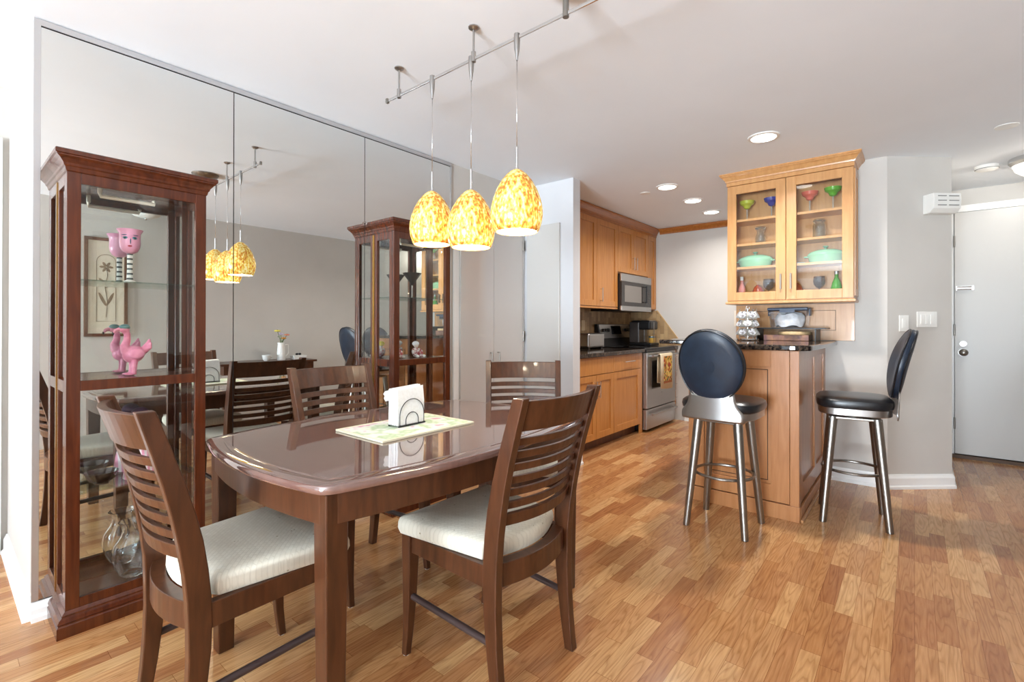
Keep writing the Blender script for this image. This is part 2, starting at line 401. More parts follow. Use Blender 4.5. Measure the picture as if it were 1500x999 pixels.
# ------------------------------------------------------------------ ceiling fixtures
M_lamp = mat('lamp_diffuser', (255, 252, 245), .5, emit=(255, 250, 240), es=6)
for (x, y, lb) in ((-.738, 3.40, 'largest round recessed light, in front of the bar cabinet'), (-1.65, 4.09, 'recessed ceiling light over the front of the kitchen'),
                (-1.64, 4.70, 'middle recessed ceiling light of the kitchen row'), (-1.655, 5.30, 'recessed ceiling light farthest back in the kitchen')):
    t = thing('recessed_light', lb, 'ceiling light', (x, y, ZC), 0, 'recessed ceiling lights')
    obj('trim_ring', MB().lathe([(.092, 0), (.092, -.006), (.074, -.010), (.072, -.003), (.072, 0)], n=40), M_white, t)
    obj('lens', MB().lathe([(.072, -.002), (.05, -.0035), (.001, -.004)], n=40), M_lamp, t)
    light('recessed_lamp', 'AREA', (x, y, ZC-.008), 16 if y < 3.8 else 7, (1, .96, .92), (0, 0, 0), .14, None, 2.6)
def disc(name, label, cat, loc, prof, m=M_white):
    return at(tag(obj(name, MB().lathe(prof, n=40), m), label, cat), loc)
disc('ceiling_plate', 'small flat white disc on the ceiling by the kitchen cabinets', 'ceiling plate', (-1.889, 4.17, ZC), [(.045, 0), (.045, -.004), (.02, -.007), (.001, -.007)])
disc('ceiling_plate', 'small flat white disc on the ceiling before the entry door', 'ceiling plate', (.433, 4.153, ZC), [(.055, 0), (.055, -.004), (.02, -.007), (.001, -.007)])
sm = disc('smoke_detector', 'round white smoke detector on the hallway ceiling', 'smoke detector', (.425, 5.10, ZC), [(.07, 0), (.07, -.02), (.062, -.03), (.03, -.034), (.001, -.034)])
obj('vent_ring', MB().lathe([(.066, -.022), (.069, -.024), (.066, -.026)], n=40), M_black, sm)
def dome(label, loc, power):
    t = thing('flush_ceiling_light', label, 'ceiling light', loc)
    obj('base_ring', MB().lathe([(.17, 0), (.17, -.03), (.155, -.05), (.145, -.05), (.145, 0)], n=48), M_chrome, t)
    M = mat('opal_glass', (240, 238, 232), .3)
    if power:
        M = bpy.data.materials.new('lit_opal_glass'); M.use_nodes = True; N, L = M.node_tree.nodes, M.node_tree.links
        N.remove(N['Principled BSDF']); a = N.new('ShaderNodeBsdfTransparent'); b = N.new('ShaderNodeEmission'); b.inputs[0].default_value = s2l((255, 248, 234)); b.inputs[1].default_value = 1.6
        mx = N.new('ShaderNodeMixShader'); L.new(a.outputs[0], mx.inputs[1]); L.new(b.outputs[0], mx.inputs[2]); L.new(mx.outputs[0], N['Material Output'].inputs[0])
        light('hall_lamp', 'POINT', (loc[0], loc[1], loc[2]-.085), power, (1, .94, .86), size=.03)
    obj('glass_dome', MB().lathe([(.148, -.05), (.135, -.085), (.1, -.115), (.05, -.13), (.001, -.133)], n=48), M, t)
    obj('finial', MB().ell((0, 0, -.14), .012, .012, .014), M_chrome, t)
dome('domed flush ceiling light with chrome ring before the entry door', (.70, 5.05, ZC), 12)
dome('unlit domed ceiling light, seen reflected in the left display cabinet', (.69, 1.38, ZC), 0)

# ------------------------------------------------------------------ track and pendants
TY, TZ = 1.40, 2.237
t = thing('track_light_rail', 'brushed steel monorail under the ceiling carrying three pendants', 'light rail', (-1.37, TY, ZC))
dx = lambda x: x+1.37; dz = TZ-ZC
mb = MB().box(dx(-1.945), dx(-.50), -.003, .003, dz-.006, dz+.006)
obj('rail', mb, M_chrome, t, .001)
obj('end_cap', bx(dx(-1.955), dx(-1.94), -.007, .007, dz-.011, dz+.011), M_nickel, t, .002)
for x in (-1.857, -1.37):
    mb = MB().lathe([(.001, -.014), (.012, -.012), (.022, -.004), (.022, 0)], (dx(x), 0, 0)).cyl((dx(x), 0, -.012), (dx(x), 0, dz+.02), .0045).cyl((dx(x), 0, dz+.028), (dx(x), 0, dz-.012), .010)
    obj('standoff', mb, M_steel, t)
mb = MB().lathe([(.001, -.04), (.05, -.036), (.085, -.02), (.095, -.006), (.095, 0)], (dx(-.925), 0, 0)).cyl((dx(-.925), 0, -.03), (dx(-.925), 0, dz-.012), .011)
obj('canopy', mb, M_nickel, t)
prof = [(.012, .234), (.022, .229), (.040, .214), (.059, .190), (.077, .158), (.090, .122), (.0965, .090), (.0975, .066), (.0935, .036), (.085, .010), (.079, 0)]
inner = [(rr-.004, z) for rr, z in prof[::-1]]
def pendant(x, zb, label):
    p = thing('pendant_lamp', label, 'pendant lamp', (x, TY, zb), 0, 'amber glass pendants on the rail')
    obj('glass_shade', MB().lathe(prof+[(.077, 0)], n=48), M_shade, p)
    obj('inner_lining', MB().lathe([(.076, .002), (.081, .012), (.090, .038), (.0935, .066), (.0925, .090), (.086, .122), (.073, .158), (.055, .19), (.01, .21)], n=40), mat('lit_lining', (255, 250, 240), .5, emit=(255, 246, 224), es=1.6), p)
    obj('bulb', MB().ell((0, 0, .07), .03, .03, .045), mat('bulb', (255, 250, 240), .5, emit=(255, 246, 224), es=9), p)
    obj('stem', MB().cyl((0, 0, .229), (0, 0, .32), .0045).cyl((0, 0, .228), (0, 0, .24), .012, .008), M_chrome, p)
    obj('cable', MB().cyl((0, 0, .32), (0, 0, TZ-zb-.07), .0015, n=8), M_chrome, p)
    obj('rail_connector', MB().lathe([(.003, TZ-zb-.085), (.010, TZ-zb-.045), (.012, TZ-zb-.01), (.011, TZ-zb+.014), (.001, TZ-zb+.016)], n=20), M_steel, p)
    light('pendant_bulb', 'POINT', (x, TY, zb+.012), 1.6, (1, .9, .7), size=.015)
pendant(-1.622, 1.51, 'leftmost of the three amber mottled glass pendants')
pendant(-1.383, 1.473, 'middle and lowest of the three amber mottled glass pendants')
pendant(-1.143, 1.507, 'rightmost of the three amber mottled glass pendants')

# ------------------------------------------------------------------ dining table
TT = .755
def boat(hx, hy, bxx, byy, cut, inset=0, n=26):
    # corner half sizes hx,hy; bulges bxx,byy; corners filleted over `cut`
    sides = []
    for s in range(4):
        row = []
        for i in range(n+1):
            t = -1+2*i/n; t *= 1-cut/(hx if s % 2 == 0 else hy)
            row.append([(hx*t, -(hy+byy*(1-t*t))), (hx+bxx*(1-t*t), hy*t), (-hx*t, hy+byy*(1-t*t)), (-(hx+bxx*(1-t*t)), -hy*t)][s])
        sides.append(row)
    crn = [(hx, -hy), (hx, hy), (-hx, hy), (-hx, -hy)]; pts = []
    for s in range(4):
        pts += sides[s]; a, b, c = sides[s][-1], crn[s], sides[(s+1) % 4][0]
        for q in range(1, 6):
            t = q/6; pts.append(tuple((1-t)**2*a[k]+2*t*(1-t)*b[k]+t*t*c[k] for k in (0, 1)))
    if not inset: return pts
    out = []
    for i, p in enumerate(pts):
        d = Vector(pts[(i+1) % len(pts)])-Vector(pts[i-1]); nn = Vector((d.y, -d.x)).normalized()
        out.append((p[0]-nn.x*inset, p[1]-nn.y*inset))
    return out
tb = thing('dining_table', 'glossy dark walnut dining table with bowed edges on square legs', 'table', (-1.54, 1.235, 0))
rg = lambda ins, z: [(x, y, z) for x, y in boat(.408, .608, .085, .055, .035, ins)]
M_ttop = wood('table_top_lacquer', (122, 92, 83), (110, 80, 72), (3, 10, 3), .04, 1.0); MATS['table_top_lacquer'].node_tree.nodes['Principled BSDF'].inputs['Coat IOR'].default_value = 1.9
obj('tabletop', MB().loft([rg(.010, TT-.027), rg(.002, TT-.0245), rg(0, TT-.019), rg(0, TT-.009), rg(.003, TT-.0042), rg(.008, TT-.0022), rg(.046, TT-.0008), rg(.049, TT-.0016), rg(.052, TT-.0006), rg(.056, TT)], smooth=True), M_ttop, tb)
o_, i_ = boat(.388, .588, .075, .045, .03), boat(.388, .588, .075, .045, .03, .022)
mb = MB(); n = len(o_)
A = [[mb.bm.verts.new((x, y, z)) for x, y in ring] for ring, z in ((o_, TT-.028), (o_, TT-.11), (i_, TT-.11), (i_, TT-.028))]
for k in range(4):
    a, b = A[k], A[(k+1) % 4]
    for i in range(n): mb.bm.faces.new((a[i], a[(i+1) % n], b[(i+1) % n], b[i]))
obj('apron', mb, M_walnut, tb)
for sx in (-1, 1):
    for sy in (-1, 1):
        x, y = sx*.362, sy*.562
        mb = MB().rects([(x-.026, x+.026, y-.026, y+.026, 0), (x-.032, x+.032, y-.032, y+.032, TT-.12), (x-.032, x+.032, y-.032, y+.032, TT-.029)])
        obj('leg', mb, M_walnut, tb, .004)
for sx in (-1, 1): obj('leaf_seam', bx(sx*.462-.003, sx*.462+.003, -.012, -.002, TT-.112, TT-.029), M_cherry, tb)

# ------------------------------------------------------------------ dining chair
def yb(z):      # rear post centre line
    pts = [(0, -.208), (.12, -.190), (.30, -.175), (.45, -.176), (.6, -.196), (.75, -.232), (.95, -.296)]
    for (z0, y0), (z1, y1) in zip(pts, pts[1:]):
        if z <= z1: t = (z-z0)/(z1-z0); t = t; return y0+(y1-y0)*t
    return pts[-1][1]
def ybs(z): return (yb(max(z-.05, 0))+yb(z)+yb(min(z+.05, .95)))/3 if .05 < z < .9 else yb(z)
def make_chair(label):
    c = thing('dining_chair', label, 'chair', (0, 0, 0), 0, 'walnut dining chairs around the table')
    zs = [0, .06, .12, .2, .3, .38, .45, .52, .6, .68, .76, .84, .9, .95]
    for s in (-1, 1):
        rings = []
        for z in zs:
            y = ybs(z); d = .017+.011*min(1, max(0, (z-.02)/.35)) - .008*max(0, (z-.6)/.35)
            xo = s*(.192+.012*max(0, (z-.45)/.5)); hw = .0155
            rings.append([(xo-hw, y-d, z), (xo+hw, y-d, z), (xo+hw, y+d, z), (xo-hw, y+d, z)])
        obj('rear_leg', MB().loft(rings), M_walnut, c, .003)
        rings = []
        for z, y, d in ((0, .222, .012), (.1, .210, .014), (.22, .203, .018), (.34, .20, .021), (.43, .20, .022)):
            xo = s*.203; rings.append([(xo-d, y-d, z), (xo+d, y-d, z), (xo+d, y+d, z), (xo-d, y+d, z)])
        obj('front_leg', MB().loft(rings), M_walnut, c, .003)
        obj('stretcher', MB().cyl((s*.193, -.182, .195), (s*.203, .198, .215), .011), mat('dark_stretcher', (62, 48, 46), .35), c)
    # seat frame: side, front and curved rear rails
    mb = MB()
    for s in (-1, 1):
        mb.loft([[(s*.180, -.16, z0), (s*.206, -.16, z0), (s*.206, -.16, z1), (s*.180, -.16, z1)] for z0, z1 in ((.362, .43),)] +
                [[(s*.190, .19, .372), (s*.215, .19, .372), (s*.215, .19, .43), (s*.190, .19, .43)]])
    mb.box(-.19, .19, .192, .214, .372, .43)
    obj('seat_rail', mb, M_walnut, c, .002)
    outer, innr = [], []
    N_ = 14
    for i in range(N_+1):
        t = -1+2*i/N_; x = t*.196; b = .045*(1-t*t)
        outer.append((x, -.178-b)); innr.append((x*.9, -.14-b))
    rings = [[(a[0], a[1], .36), (a[0], a[1], .432), (b[0], b[1], .432), (b[0], b[1], .36)] for a, b in zip(outer, innr)]
    obj('rear_rail', MB().loft(rings), M_walnut, c, .002)
    # cushion
    def plan(k):
        p = [(-.232+k, .225-k), (-.225+k, .238-k), (.225-k, .238-k), (.232-k, .225-k)]
        for i in range(11):
            t = 1-2*i/10; p.append((t*(.190-k), -.13-.055*(1-t*t)+k))
        return p
    rings = [[(x, y, z) for x, y in plan(k)] for k, z in ((.014, .426), (.003, .433), (-.002, .448), (-.001, .468), (.003, .481), (.012, .489), (.045, .496), (.1, .499))]
    obj('seat_cushion', MB().loft(rings, smooth=True), M_fabric, c)
    # curved back: top rail, slats, bottom rail
    def bar(name, z0, z1, th):
        rings = []
        for i in range(13):
            t = -1+2*i/12; zc = (z0+z1)/2; hw = .180+.012*max(0, (zc-.45)/.5)
            cb = -.040*(1-t*t)
            rings.append([(t*hw, ybs(z0)+cb-th, z0), (t*hw, ybs(z0)+cb+th, z0), (t*hw, ybs(z1)+cb+th, z1), (t*hw, ybs(z1)+cb-th, z1)])
        obj(name, MB().loft(rings), M_walnut, c, .0025)
    bar('top_rail', .848, .940, .011)
    for k in range(6):
        z = .826-.0400*k; bar('slat', z-.024, z, .007)
    bar('bottom_rail', .550, .588, .009)
    for x, y in ((-.203, .222), (.203, .222)): obj('glide', MB().cyl((x, y, -.001), (x, y, .006), .011), M_white, c)
    return c
# facing = local +Y ; rz turns it
ch = make_chair('dining chair in the right foreground, back slats turned to the camera')
at(ch, (-1.155, 1.277, .001), PI/2)
dup(ch, (-1.622, .622, .001), 0, 'dining chair in the left foreground in front of the display cabinet')
dup(ch, (-2.005, 1.31, .001), -PI/2, 'dining chair on the mirror side of the table, behind the napkins')
dup(ch, (-1.585, 2.005, .001), PI+.69, 'dining chair at the far table corner before the white closet doors')

# ------------------------------------------------------------------ display cabinets
def make_cabinet(label, loc):
    W2, D, H = .2315, .213, 1.80
    t = thing('display_cabinet', label, 'display cabinet', loc, PI/2, 'cherry display cabinets by the mirror')
    rr = lambda prof: [(-W2-o, W2+o, -D-o, 0, z) for o, z in prof]
    obj('base', MB().rects(rr([(.026, 0), (.026, .042), (.021, .046), (.021, .05), (.024, .054), (.018, .066), (.010, .071), (.010, .077), (.004, .084), (.0, .088)])), M_cherry, t)
    obj('crown', MB().rects(rr([(0, 1.735), (.003, 1.738), (.006, 1.752), (.010, 1.756), (.012, 1.764), (.022, 1.778), (.031, 1.786), (.031, 1.790), (.036, 1.793), (.036, 1.807), (.033, 1.81)])), M_cherry, t)
    for s in (-1, 1):
        a, b = sorted((s*W2, s*(W2-.041)))
        obj('front_post', bx(a, b, -D, -D+.022, .088, 1.735), M_cherry, t, .0015)
    x0, x1 = -W2+.041, W2-.041
    for z0, z1 in ((.088, .122), (.906, .945), (1.695, 1.735)): obj('front_rail', bx(x0, x1, -D+.001, -D+.021, z0, z1), M_cherry, t, .0015)
    mb = MB()
    for s in (-1, 1):
        a, b = sorted((s*W2, s*(W2-.018)))
        mb.box(a, b, -.035, 0, .088, 1.735); mb.box(a, b, -D+.022, -D+.05, .088, 1.735)
        for z0, z1 in ((.088, .13), (.9, .945), (1.69, 1.735)): mb.box(a, b, -D+.05, -.035, z0, z1)
    obj('side_frame', mb, M_cherry, t, .0015)
    obj('deck', bx(-W2+.019, W2-.019, -D+.022, -.010, .925, .944), M_cherry, t)
    obj('floor_board', bx(-W2+.019, W2-.019, -D+.022, -.010, .089, .10), M_cherry, t)
    obj('top_board', bx(-W2+.019, W2-.019, -D+.022, -.010, 1.72, 1.734), M_cherry, t)
    obj('back_mirror', bx(-W2+.03, W2-.03, -.0085, -.002, .10, 1.72), M_mirror, t)
    mb = MB()
    for s in (-1, 1): mb.box(*sorted((s*(W2-.018), s*(W2-.036))), -.012, -.0088, .10, 1.72)
    obj('back_frame', mb, M_cherry, t)
    for z0, z1 in ((.122, .906), (.945, 1.695)):
        obj('front_glass', bx(x0, x1, -D+.009, -D+.012, z0, z1), M_glass, t)
        for s in (-1, 1): obj('side_glass', bx(s*(W2-.009)-.0015, s*(W2-.009)+.0015, -D+.05, -.035, z0+.008, z1-.006), M_glass, t)
    for z in (.51, 1.335): obj('glass_shelf', bx(-W2+.02, W2-.02, -D+.03, -.014, z-.006, z), M_shelfgl, t)
    mb = MB().tube([(-.12, -.12, 1.72), (-.12, -.12, 1.69), (-.12, -.13, 1.676), (.06, -.13, 1.676), (.06, -.12, 1.69)], .008)
    obj('tube_lamp', mb, mat('pale_brass', (236, 226, 206), .3, metal=.2), t)
    mb = MB()
    for s in (-1, 1): mb.box(s*(W2+.0015)-.0015, s*(W2+.0015)+.0015, -.008, -.001, .09, 1.73)
    obj('brass_edge', mb, M_brass, t)
    return t
XB = XM+.0075
cab1 = make_cabinet('tall cherry display cabinet at far left with pink goblet and birds', (XB, .5525, 0))
cab2 = make_cabinet('tall cherry display cabinet behind the napkins with martini glass', (XB, 2.0325, 0))

# contents of the left cabinet
M_pink = mat('pink_glaze', (240, 168, 196), .15, coat=.3)
M_pink2 = noisy('pink_resin', (238, 150, 175), (226, 128, 158), 40, .35, .4)
def goblet():
    t = thing('pink_goblet', 'pink painted goblet with a face and striped stem in the left cabinet', 'goblet', (-2.55, .535, 1.3355))
    prof = [(.001, .122), (.012, .123), (.026, .132), (.034, .148), (.037, .168), (.036, .19), (.037, .207), (.046, .224), (.044, .224), (.034, .207), (.033, .19), (.034, .168), (.031, .15), (.022, .137), (.001, .128)]
    obj('bowl', MB().lathe(prof), M_pink, t)
    st = mat('striped_stem', (238, 238, 232), .3); N, L, B = nodes(st)
    tc = N.new('ShaderNodeTexCoord'); sp = N.new('ShaderNodeSeparateXYZ'); L.new(tc.outputs['Object'], sp.inputs[0])
    fr = math_(N, L, 'FRACT', math_(N, L, 'MULTIPLY', sp.outputs[2], 48.0)); rp = ramp(N, [(0, (236, 236, 230)), (.62, (40, 60, 62))], 'CONSTANT'); L.new(fr, rp.inputs[0]); L.new(rp.outputs[0], B.inputs['Base Color'])
    obj('stem', MB().lathe([(.022, 0), (.021, .006), (.0115, .012), (.0095, .06), (.010, .123)]), st, t)
    # face looks toward the camera
    ang = math.atan2(-.535, 2.55)
    def spot(mb, da, z, w_, h_, rr=.0372):
        a = ang+da; c = Vector((rr*math.cos(a), rr*math.sin(a), z)); mb.ell(c, .002, w_, h_, 10, 6, Matrix.Rotation(a, 3, 'Z')); return mb
    obj('painted_eye', spot(spot(MB(), -.45, .186, .009, .006, .0362), .45, .186, .009, .006, .0362), mat('teal_paint', (90, 140, 150), .3), t)
    obj('painted_pupil', spot(spot(MB(), -.45, .185, .003, .003, .0376), .45, .185, .003, .003, .0376), M_black, t)
    obj('painted_lips', spot(MB(), 0, .152, .008, .004, .0345), mat('red_paint', (190, 50, 70), .3), t)
    mb = MB(); spot(mb, .05, .172, .0022, .012, .037); spot(mb, -.55, .198, .011, .0018, .0365); spot(mb, .55, .198, .011, .0018, .0365)
    obj('painted_line', mb, mat('blue_grey_paint', (70, 84, 110), .3), t)
goblet()
def bird():
    t = thing('pink_bird_figurine', 'pink bird figurine with teal cap on the left cabinet deck', 'figurine', (-2.55, .545, .945))
    mb = MB()
    mb.ell((0, .004, .088), .034, .040, .036, rot=Matrix.Rotation(.5, 3, 'X'))
    mb.tube([(0, -.018, .10), (0, -.026, .125), (0, -.018, .15), (0, -.018, .175), (0, -.026, .190)], [.022, .017, .013, .012, .013], 12)
    mb.ell((0, -.028, .194), .016, .019, .016)
    for k, (dx_, z_) in enumerate(((-.012, .118), (0, .132), (.012, .118))): mb.tube([(dx_*.6, .030, .095), (dx_*1.4, .056, z_), (dx_*1.6, .060, z_+.02)], [.016, .011, .004], 8)
    for s in (-1, 1):
        mb.tube([(s*.016, .004, .07), (s*.017, .002, .03), (s*.018, .0, .006)], [.014, .0105, .0105], 10); mb.ell((s*.019, -.010, .0055), .013, .022, .0055)
        mb.ell((s*.033, .008, .092), .010, .030, .022)
    obj('body', mb, M_pink2, t, remesh=.0028)
    obj('cap', MB().ell((0, -.027, .203), .0175, .0195, .013), mat('teal_cap', (90, 130, 130), .4), t)
    obj('beak', MB().tube([(0, -.042, .195), (0, -.058, .189), (0, -.065, .176)], [.009, .007, .002], 10), mat('beak', (226, 140, 160), .3), t)
    obj('beak_tip', MB().ell((0, -.065, .177), .004, .004, .007), M_black, t)
bird()
t = thing('dark_glass_bowl', 'smoky dark bowl on the lower glass shelf of the left cabinet', 'bowl', (-2.55, .445, .5105))
obj('bowl', MB().lathe([(.001, .004), (.02, .004), (.02, 0), (.024, 0), (.026, .006), (.045, .02), (.056, .05), (.0545, .05), (.042, .024), (.02, .011), (.001, .010)]), mat('smoky_glass', (70, 52, 44), .06, coat=.5), t)
t = thing('rag_doll', 'small doll in a pink striped dress on the lower glass shelf', 'doll', (-2.555, .575, .5105))
obj('dress', MB().lathe([(.06, 0), (.052, .06), (.034, .14), (.02, .2), (.012, .215)], caps=True), None or mat('pink_dress', (232, 150, 178), .8), t)
N, L, B = nodes(MATS['pink_dress']); tc = N.new('ShaderNodeTexCoord'); wv = N.new('ShaderNodeTexWave'); wv.inputs['Scale'].default_value = 18; wv.bands_direction = 'Y'
L.new(tc.outputs['Object'], wv.inputs[0]); rp = ramp(N, [(.4, (238, 160, 186)), (.6, (244, 226, 230))]); L.new(wv.outputs['Fac'], rp.inputs[0]); L.new(rp.outputs[0], B.inputs['Base Color'])
mb = MB().ell((0, 0, .25), .03, .03, .033).tube([(0, 0, .2), (0, 0, .23)], .012)
for s in (-1, 1): mb.tube([(0, s*.018, .2), (.006, s*.045, .165), (.02, s*.05, .13)], [.011, .01, .008], 8)
obj('body', mb, mat('doll_skin', (236, 222, 212), .6), t, remesh=.003)
obj('hair', MB().ell((-.008, 0, .262), .033, .034, .032), mat('dark_purple_hair', (58, 34, 58), .8), t)
for s in (-1, 1): obj('eye', MB().ell((.027, s*.011-.006, .255), .003, .0035, .005, 8, 6), M_black, t)
def pitcher():
    t = thing('glass_pitcher', 'clear fluted glass pitcher in the bottom of the left cabinet', 'pitcher', (-2.55, .55, .1005))
    wv = lambda a, z: 1+.03*math.cos(8*a)
    out = [(.034, 0), (.044, .01), (.062, .05), (.072, .095), (.066, .135), (.044, .168), (.036, .19), (.041, .215), (.05, .228)]
    inn = [(rr-.004, max(z, .008)) for rr, z in out[::-1]]
    obj('body', MB().lathe([(.001, 0)]+out+inn+[(.001, .008)], wave=wv, n=48), M_clear, t)
    obj('handle', MB().tube([(-.0, .066, .11), (-.0, .098, .13), (-.0, .096, .18), (-.0, .045, .21)], .006), M_clear, t)
pitcher()
# contents of the right cabinet
t = thing('martini_glass', 'large martini glass on the upper shelf of the far cabinet', 'martini glass', (-2.55, 2.03, 1.3355))
obj('bowl', MB().lathe([(.004, .085), (.062, .165), (.06, .165), (.003, .088)]), mat('etched_dark_glass', (70, 66, 64), .15, metal=.5), t)
obj('stem', MB().lathe([(.038, 0), (.036, .003), (.006, .008), (.004, .02), (.004, .088)]), M_clear, t)
M_red = mat('red_cloth', (150, 40, 52), .7); M_yel = mat('yellow_hair', (232, 206, 70), .8)
def clown(loc, hair, label, s=1):
    t = thing('clown_figurine', label, 'figurine', loc, 0)
    mb = MB().ell((0, 0, .03), .025, .026, .028).tube([(0, 0, .04), (0, 0, .065)], [.02, .012], 10)
    for k in (-1, 1):
        mb.tube([(0, k*.012, .018), (.03, k*.022, .012), (.045, k*.026, .01)], [.014, .012, .010], 10)
        mb.tube([(0, k*.018, .055), (.012, k*.036, .04), (.02, k*.036, .02)], [.010, .009, .008], 10)
    pm = noisy('patch_costume', (150, 40, 56), (235, 232, 230), 60, .7)
    obj('costume', mb, pm, t, remesh=.003)
    obj('head', MB().ell((0, 0, .082), .017, .017, .019), mat('doll_skin', (236, 222, 212), .6), t)
    obj('hair', MB().ell((-.004, 0, .09), .021, .024, .017), hair, t)
    for k in (-1, 1): obj('shoe', MB().ell((.05, k*.027, .010), .013, .009, .009), M_white, t)
clown((-2.56, 1.905, .9445), M_yel, 'seated clown figurine with yellow hair in the far cabinet')
clown((-2.545, 2.06, .9445), mat('white_hair', (236, 236, 238), .8), 'seated clown figurine with white hair in the far cabinet')

# ------------------------------------------------------------------ things on the table
def mat_floral():
    M = mat('floral_quilt', (232, 226, 196), .85); N, L, B = nodes(M)
    tc = N.new('ShaderNodeTexCoord'); n = N.new('ShaderNodeTexNoise'); n.inputs['Scale'].default_value = 14; n.inputs['Detail'].default_value = 2; L.new(tc.outputs['Object'], n.inputs['Vector'])
    rp = ramp(N, [(.36, (206, 160, 172)), (.43, (226, 224, 220)), (.5, (222, 224, 210)), (.56, (178, 198, 158)), (.63, (210, 218, 192)), (.7, (198, 202, 220))]); L.new(n.outputs['Color'], rp.inputs[0])
    L.new(rp.outputs[0], B.inputs['Base Color']); return M
M_floral = mat_floral(); M_cream = mat('cream_binding', (228, 222, 196), .8)
t = thing('placemat', 'folded floral quilted placemat with cream edge under the napkins', 'placemat', (-1.54, 1.205, TT+.0006), 0)
obj('cloth', bx(-.138, .138, -.212, .212, .0032, .0065), M_floral, t, .001)
obj('underlayer', bx(-.15, .15, -.222, .222, 0, .003), M_cream, t, .001)
mb = MB().box(-.15, -.138, -.222, .222, .0031, .007).box(.138, .15, -.222, .222, .0031, .007).box(-.138, .138, -.222, -.212, .0031, .007).box(-.138, .138, .212, .222, .0031, .007)
obj('binding', mb, M_cream, t)
ZN = TT+.0082
t = thing('napkin_holder', 'black wire arch napkin holder on the placemat', 'napkin holder', (-1.557, 1.216, ZN), math.radians(3))
for x in (-.030, .030):
    mb = MB()
    for R_, h_ in ((.062, .042), (.032, .02)):
        pts = [(x, -R_, .003)]+[(x, -R_*math.cos(a), h_+R_*math.sin(a)) for a in [PI*i/20 for i in range(21)]]+[(x, R_, .003)]
        mb.tube(pts, .0016, 8)
    mb.tube([(x, -.068, .003), (x, .068, .003)], .003, 8)
    obj('wire_arch', mb, M_black, t)
mb = MB()
for y in (-.05, .05): mb.tube([(-.030, y, .003), (.030, y, .003)], .002, 8)
obj('base_wire', mb, M_black, t)
def napkins():
    M = noisy('paper', (240, 240, 240), (234, 233, 232), 90, .9, .3)
    mb = MB(); n = 12
    for k in range(n):
        x = -.0245+.049*k/(n-1); j = random.uniform(-.003, .003); h = .150+random.uniform(-.004, .004); l = .069+random.uniform(-.002, .002)
        mb.loft([[(x-.0021, -l+j, .0065), (x+.0021, -l+j, .0065), (x+.0021, l+j, .0065), (x-.0021, l+j, .0065)], [(x-.0021, -l*.98+j, .08), (x+.0021, -l*.98+j, .08), (x+.0021, l*1.01+j, .09), (x-.0021, l*1.01+j, .09)],
                 [(x-.003, -l*1.0+j, h-.004), (x+.001, -l+j, h-.003), (x+.001, l*.93+j, h+.003), (x-.003, l*.93+j, h+.002)]])
    o = at(obj('napkin_stack', mb, M), (-1.557, 1.216, ZN), math.radians(3)); o['kind'] = 'stuff'
    tag(o, 'stack of white paper napkins standing in the wire holder', 'napkins')
    mb = MB(); pts = []
    prof = [(-.068, .10), (-.085, .098), (-.094, .112), (-.089, .12), (-.097, .128), (-.088, .138), (-.068, .14)]
    mb.loft([[(-.0485+.004*(i % 2), y, z), (-.0455+.004*(i % 2), y, z)] for i, (y, z) in enumerate(prof)], False, False)
    mb = MB().prism([(y, z) for y, z in [(-.066, .01)]+prof+[(.05, .14), (.05, .01)]], -.0268, -.0274)
    for v in mb.bm.verts: v.co = (v.co.z, v.co.x, v.co.y)
    tag(at(obj('loose_napkin', mb, M), (-1.557, 1.216, ZN), math.radians(3)), 'crumpled white napkin sticking out left of the napkin stack', 'napkin')
napkins()

# ------------------------------------------------------------------ cabinet helpers (local: x width, -y front, z up)
def shaker(x0, x1, z0, z1, y, rail=.058, t=.02, rec=.009):
    # door slab whose front face is at y (facing -y), with a recessed panel
    mb = MB(); a, b, c, d = x0+rail, x1-rail, z0+rail, z1-rail
    mb.box(x0, a, y, y+t, z0, z1); mb.box(b, x1, y, y+t, z0, z1); mb.box(a, b, y, y+t, z0, c); mb.box(a, b, y, y+t, d, z1)
    mb.box(a, b, y+rec, y+t, c, d)
    return mb
def bar_handle(p0, p1, out=.03, rad=.005):
    p0, p1 = Vector(p0), Vector(p1); o = Vector((0, -out, 0)); d = (p1-p0).normalized()*.012
    return MB().cyl(p0+o-d, p1+o+d, rad, n=12).cyl(p0, p0+o, rad*.8, n=10).cyl(p1, p1+o, rad*.8, n=10)
def base_unit(label, y0, y1, zt=.865, X=-2.857, depth=.585, kick=.1):
    t = thing('base_cabinet', label, 'cabinet', (X, y0, 0), PI/2)
    wd = y1-y0
    obj('carcass', bx(0.001, wd-.001, -depth, 0, kick, zt), M_maple, t)
    obj('toe_kick', bx(0.001, wd-.001, -depth+.07, 0, 0, kick), wood('dark_kick', (120, 72, 36), (96, 56, 28)), t)
    return t
F = -.606     # front face of doors in local y
X0 = -2.856
t = base_unit('maple sink cabinet with two doors beside the white wall', 3.457, 4.255)
obj('false_front', bx(.003, .795, F, F+.02, .702, .862), M_maple, t, .002)
for a, b, hx in ((.003, .46, .43), (.465, .795, .49)):
    d = obj('door', shaker(a, b, .105, .696, F), M_maple, t, .0015)
    obj('handle', bar_handle((hx, F, .50), (hx, F, .63)), M_chrome, d)
t = base_unit('maple cabinet with drawer over a door, left of the stove', 4.255, 4.905)
d = obj('drawer', bx(.004, .594, F, F+.02, .702, .862), M_maple, t, .002); obj('handle', bar_handle((.20, F, .79), (.40, F, .79)), M_chrome, d)
d = obj('door', shaker(.004, .594, .105, .696, F, .065), M_maple, t, .0015)
obj('end_stile', bx(.596, .648, F+.002, F+.02, 0, .862), M_maple, t)
t = base_unit('narrow maple drawer unit right of the stove', 5.735, 5.858)
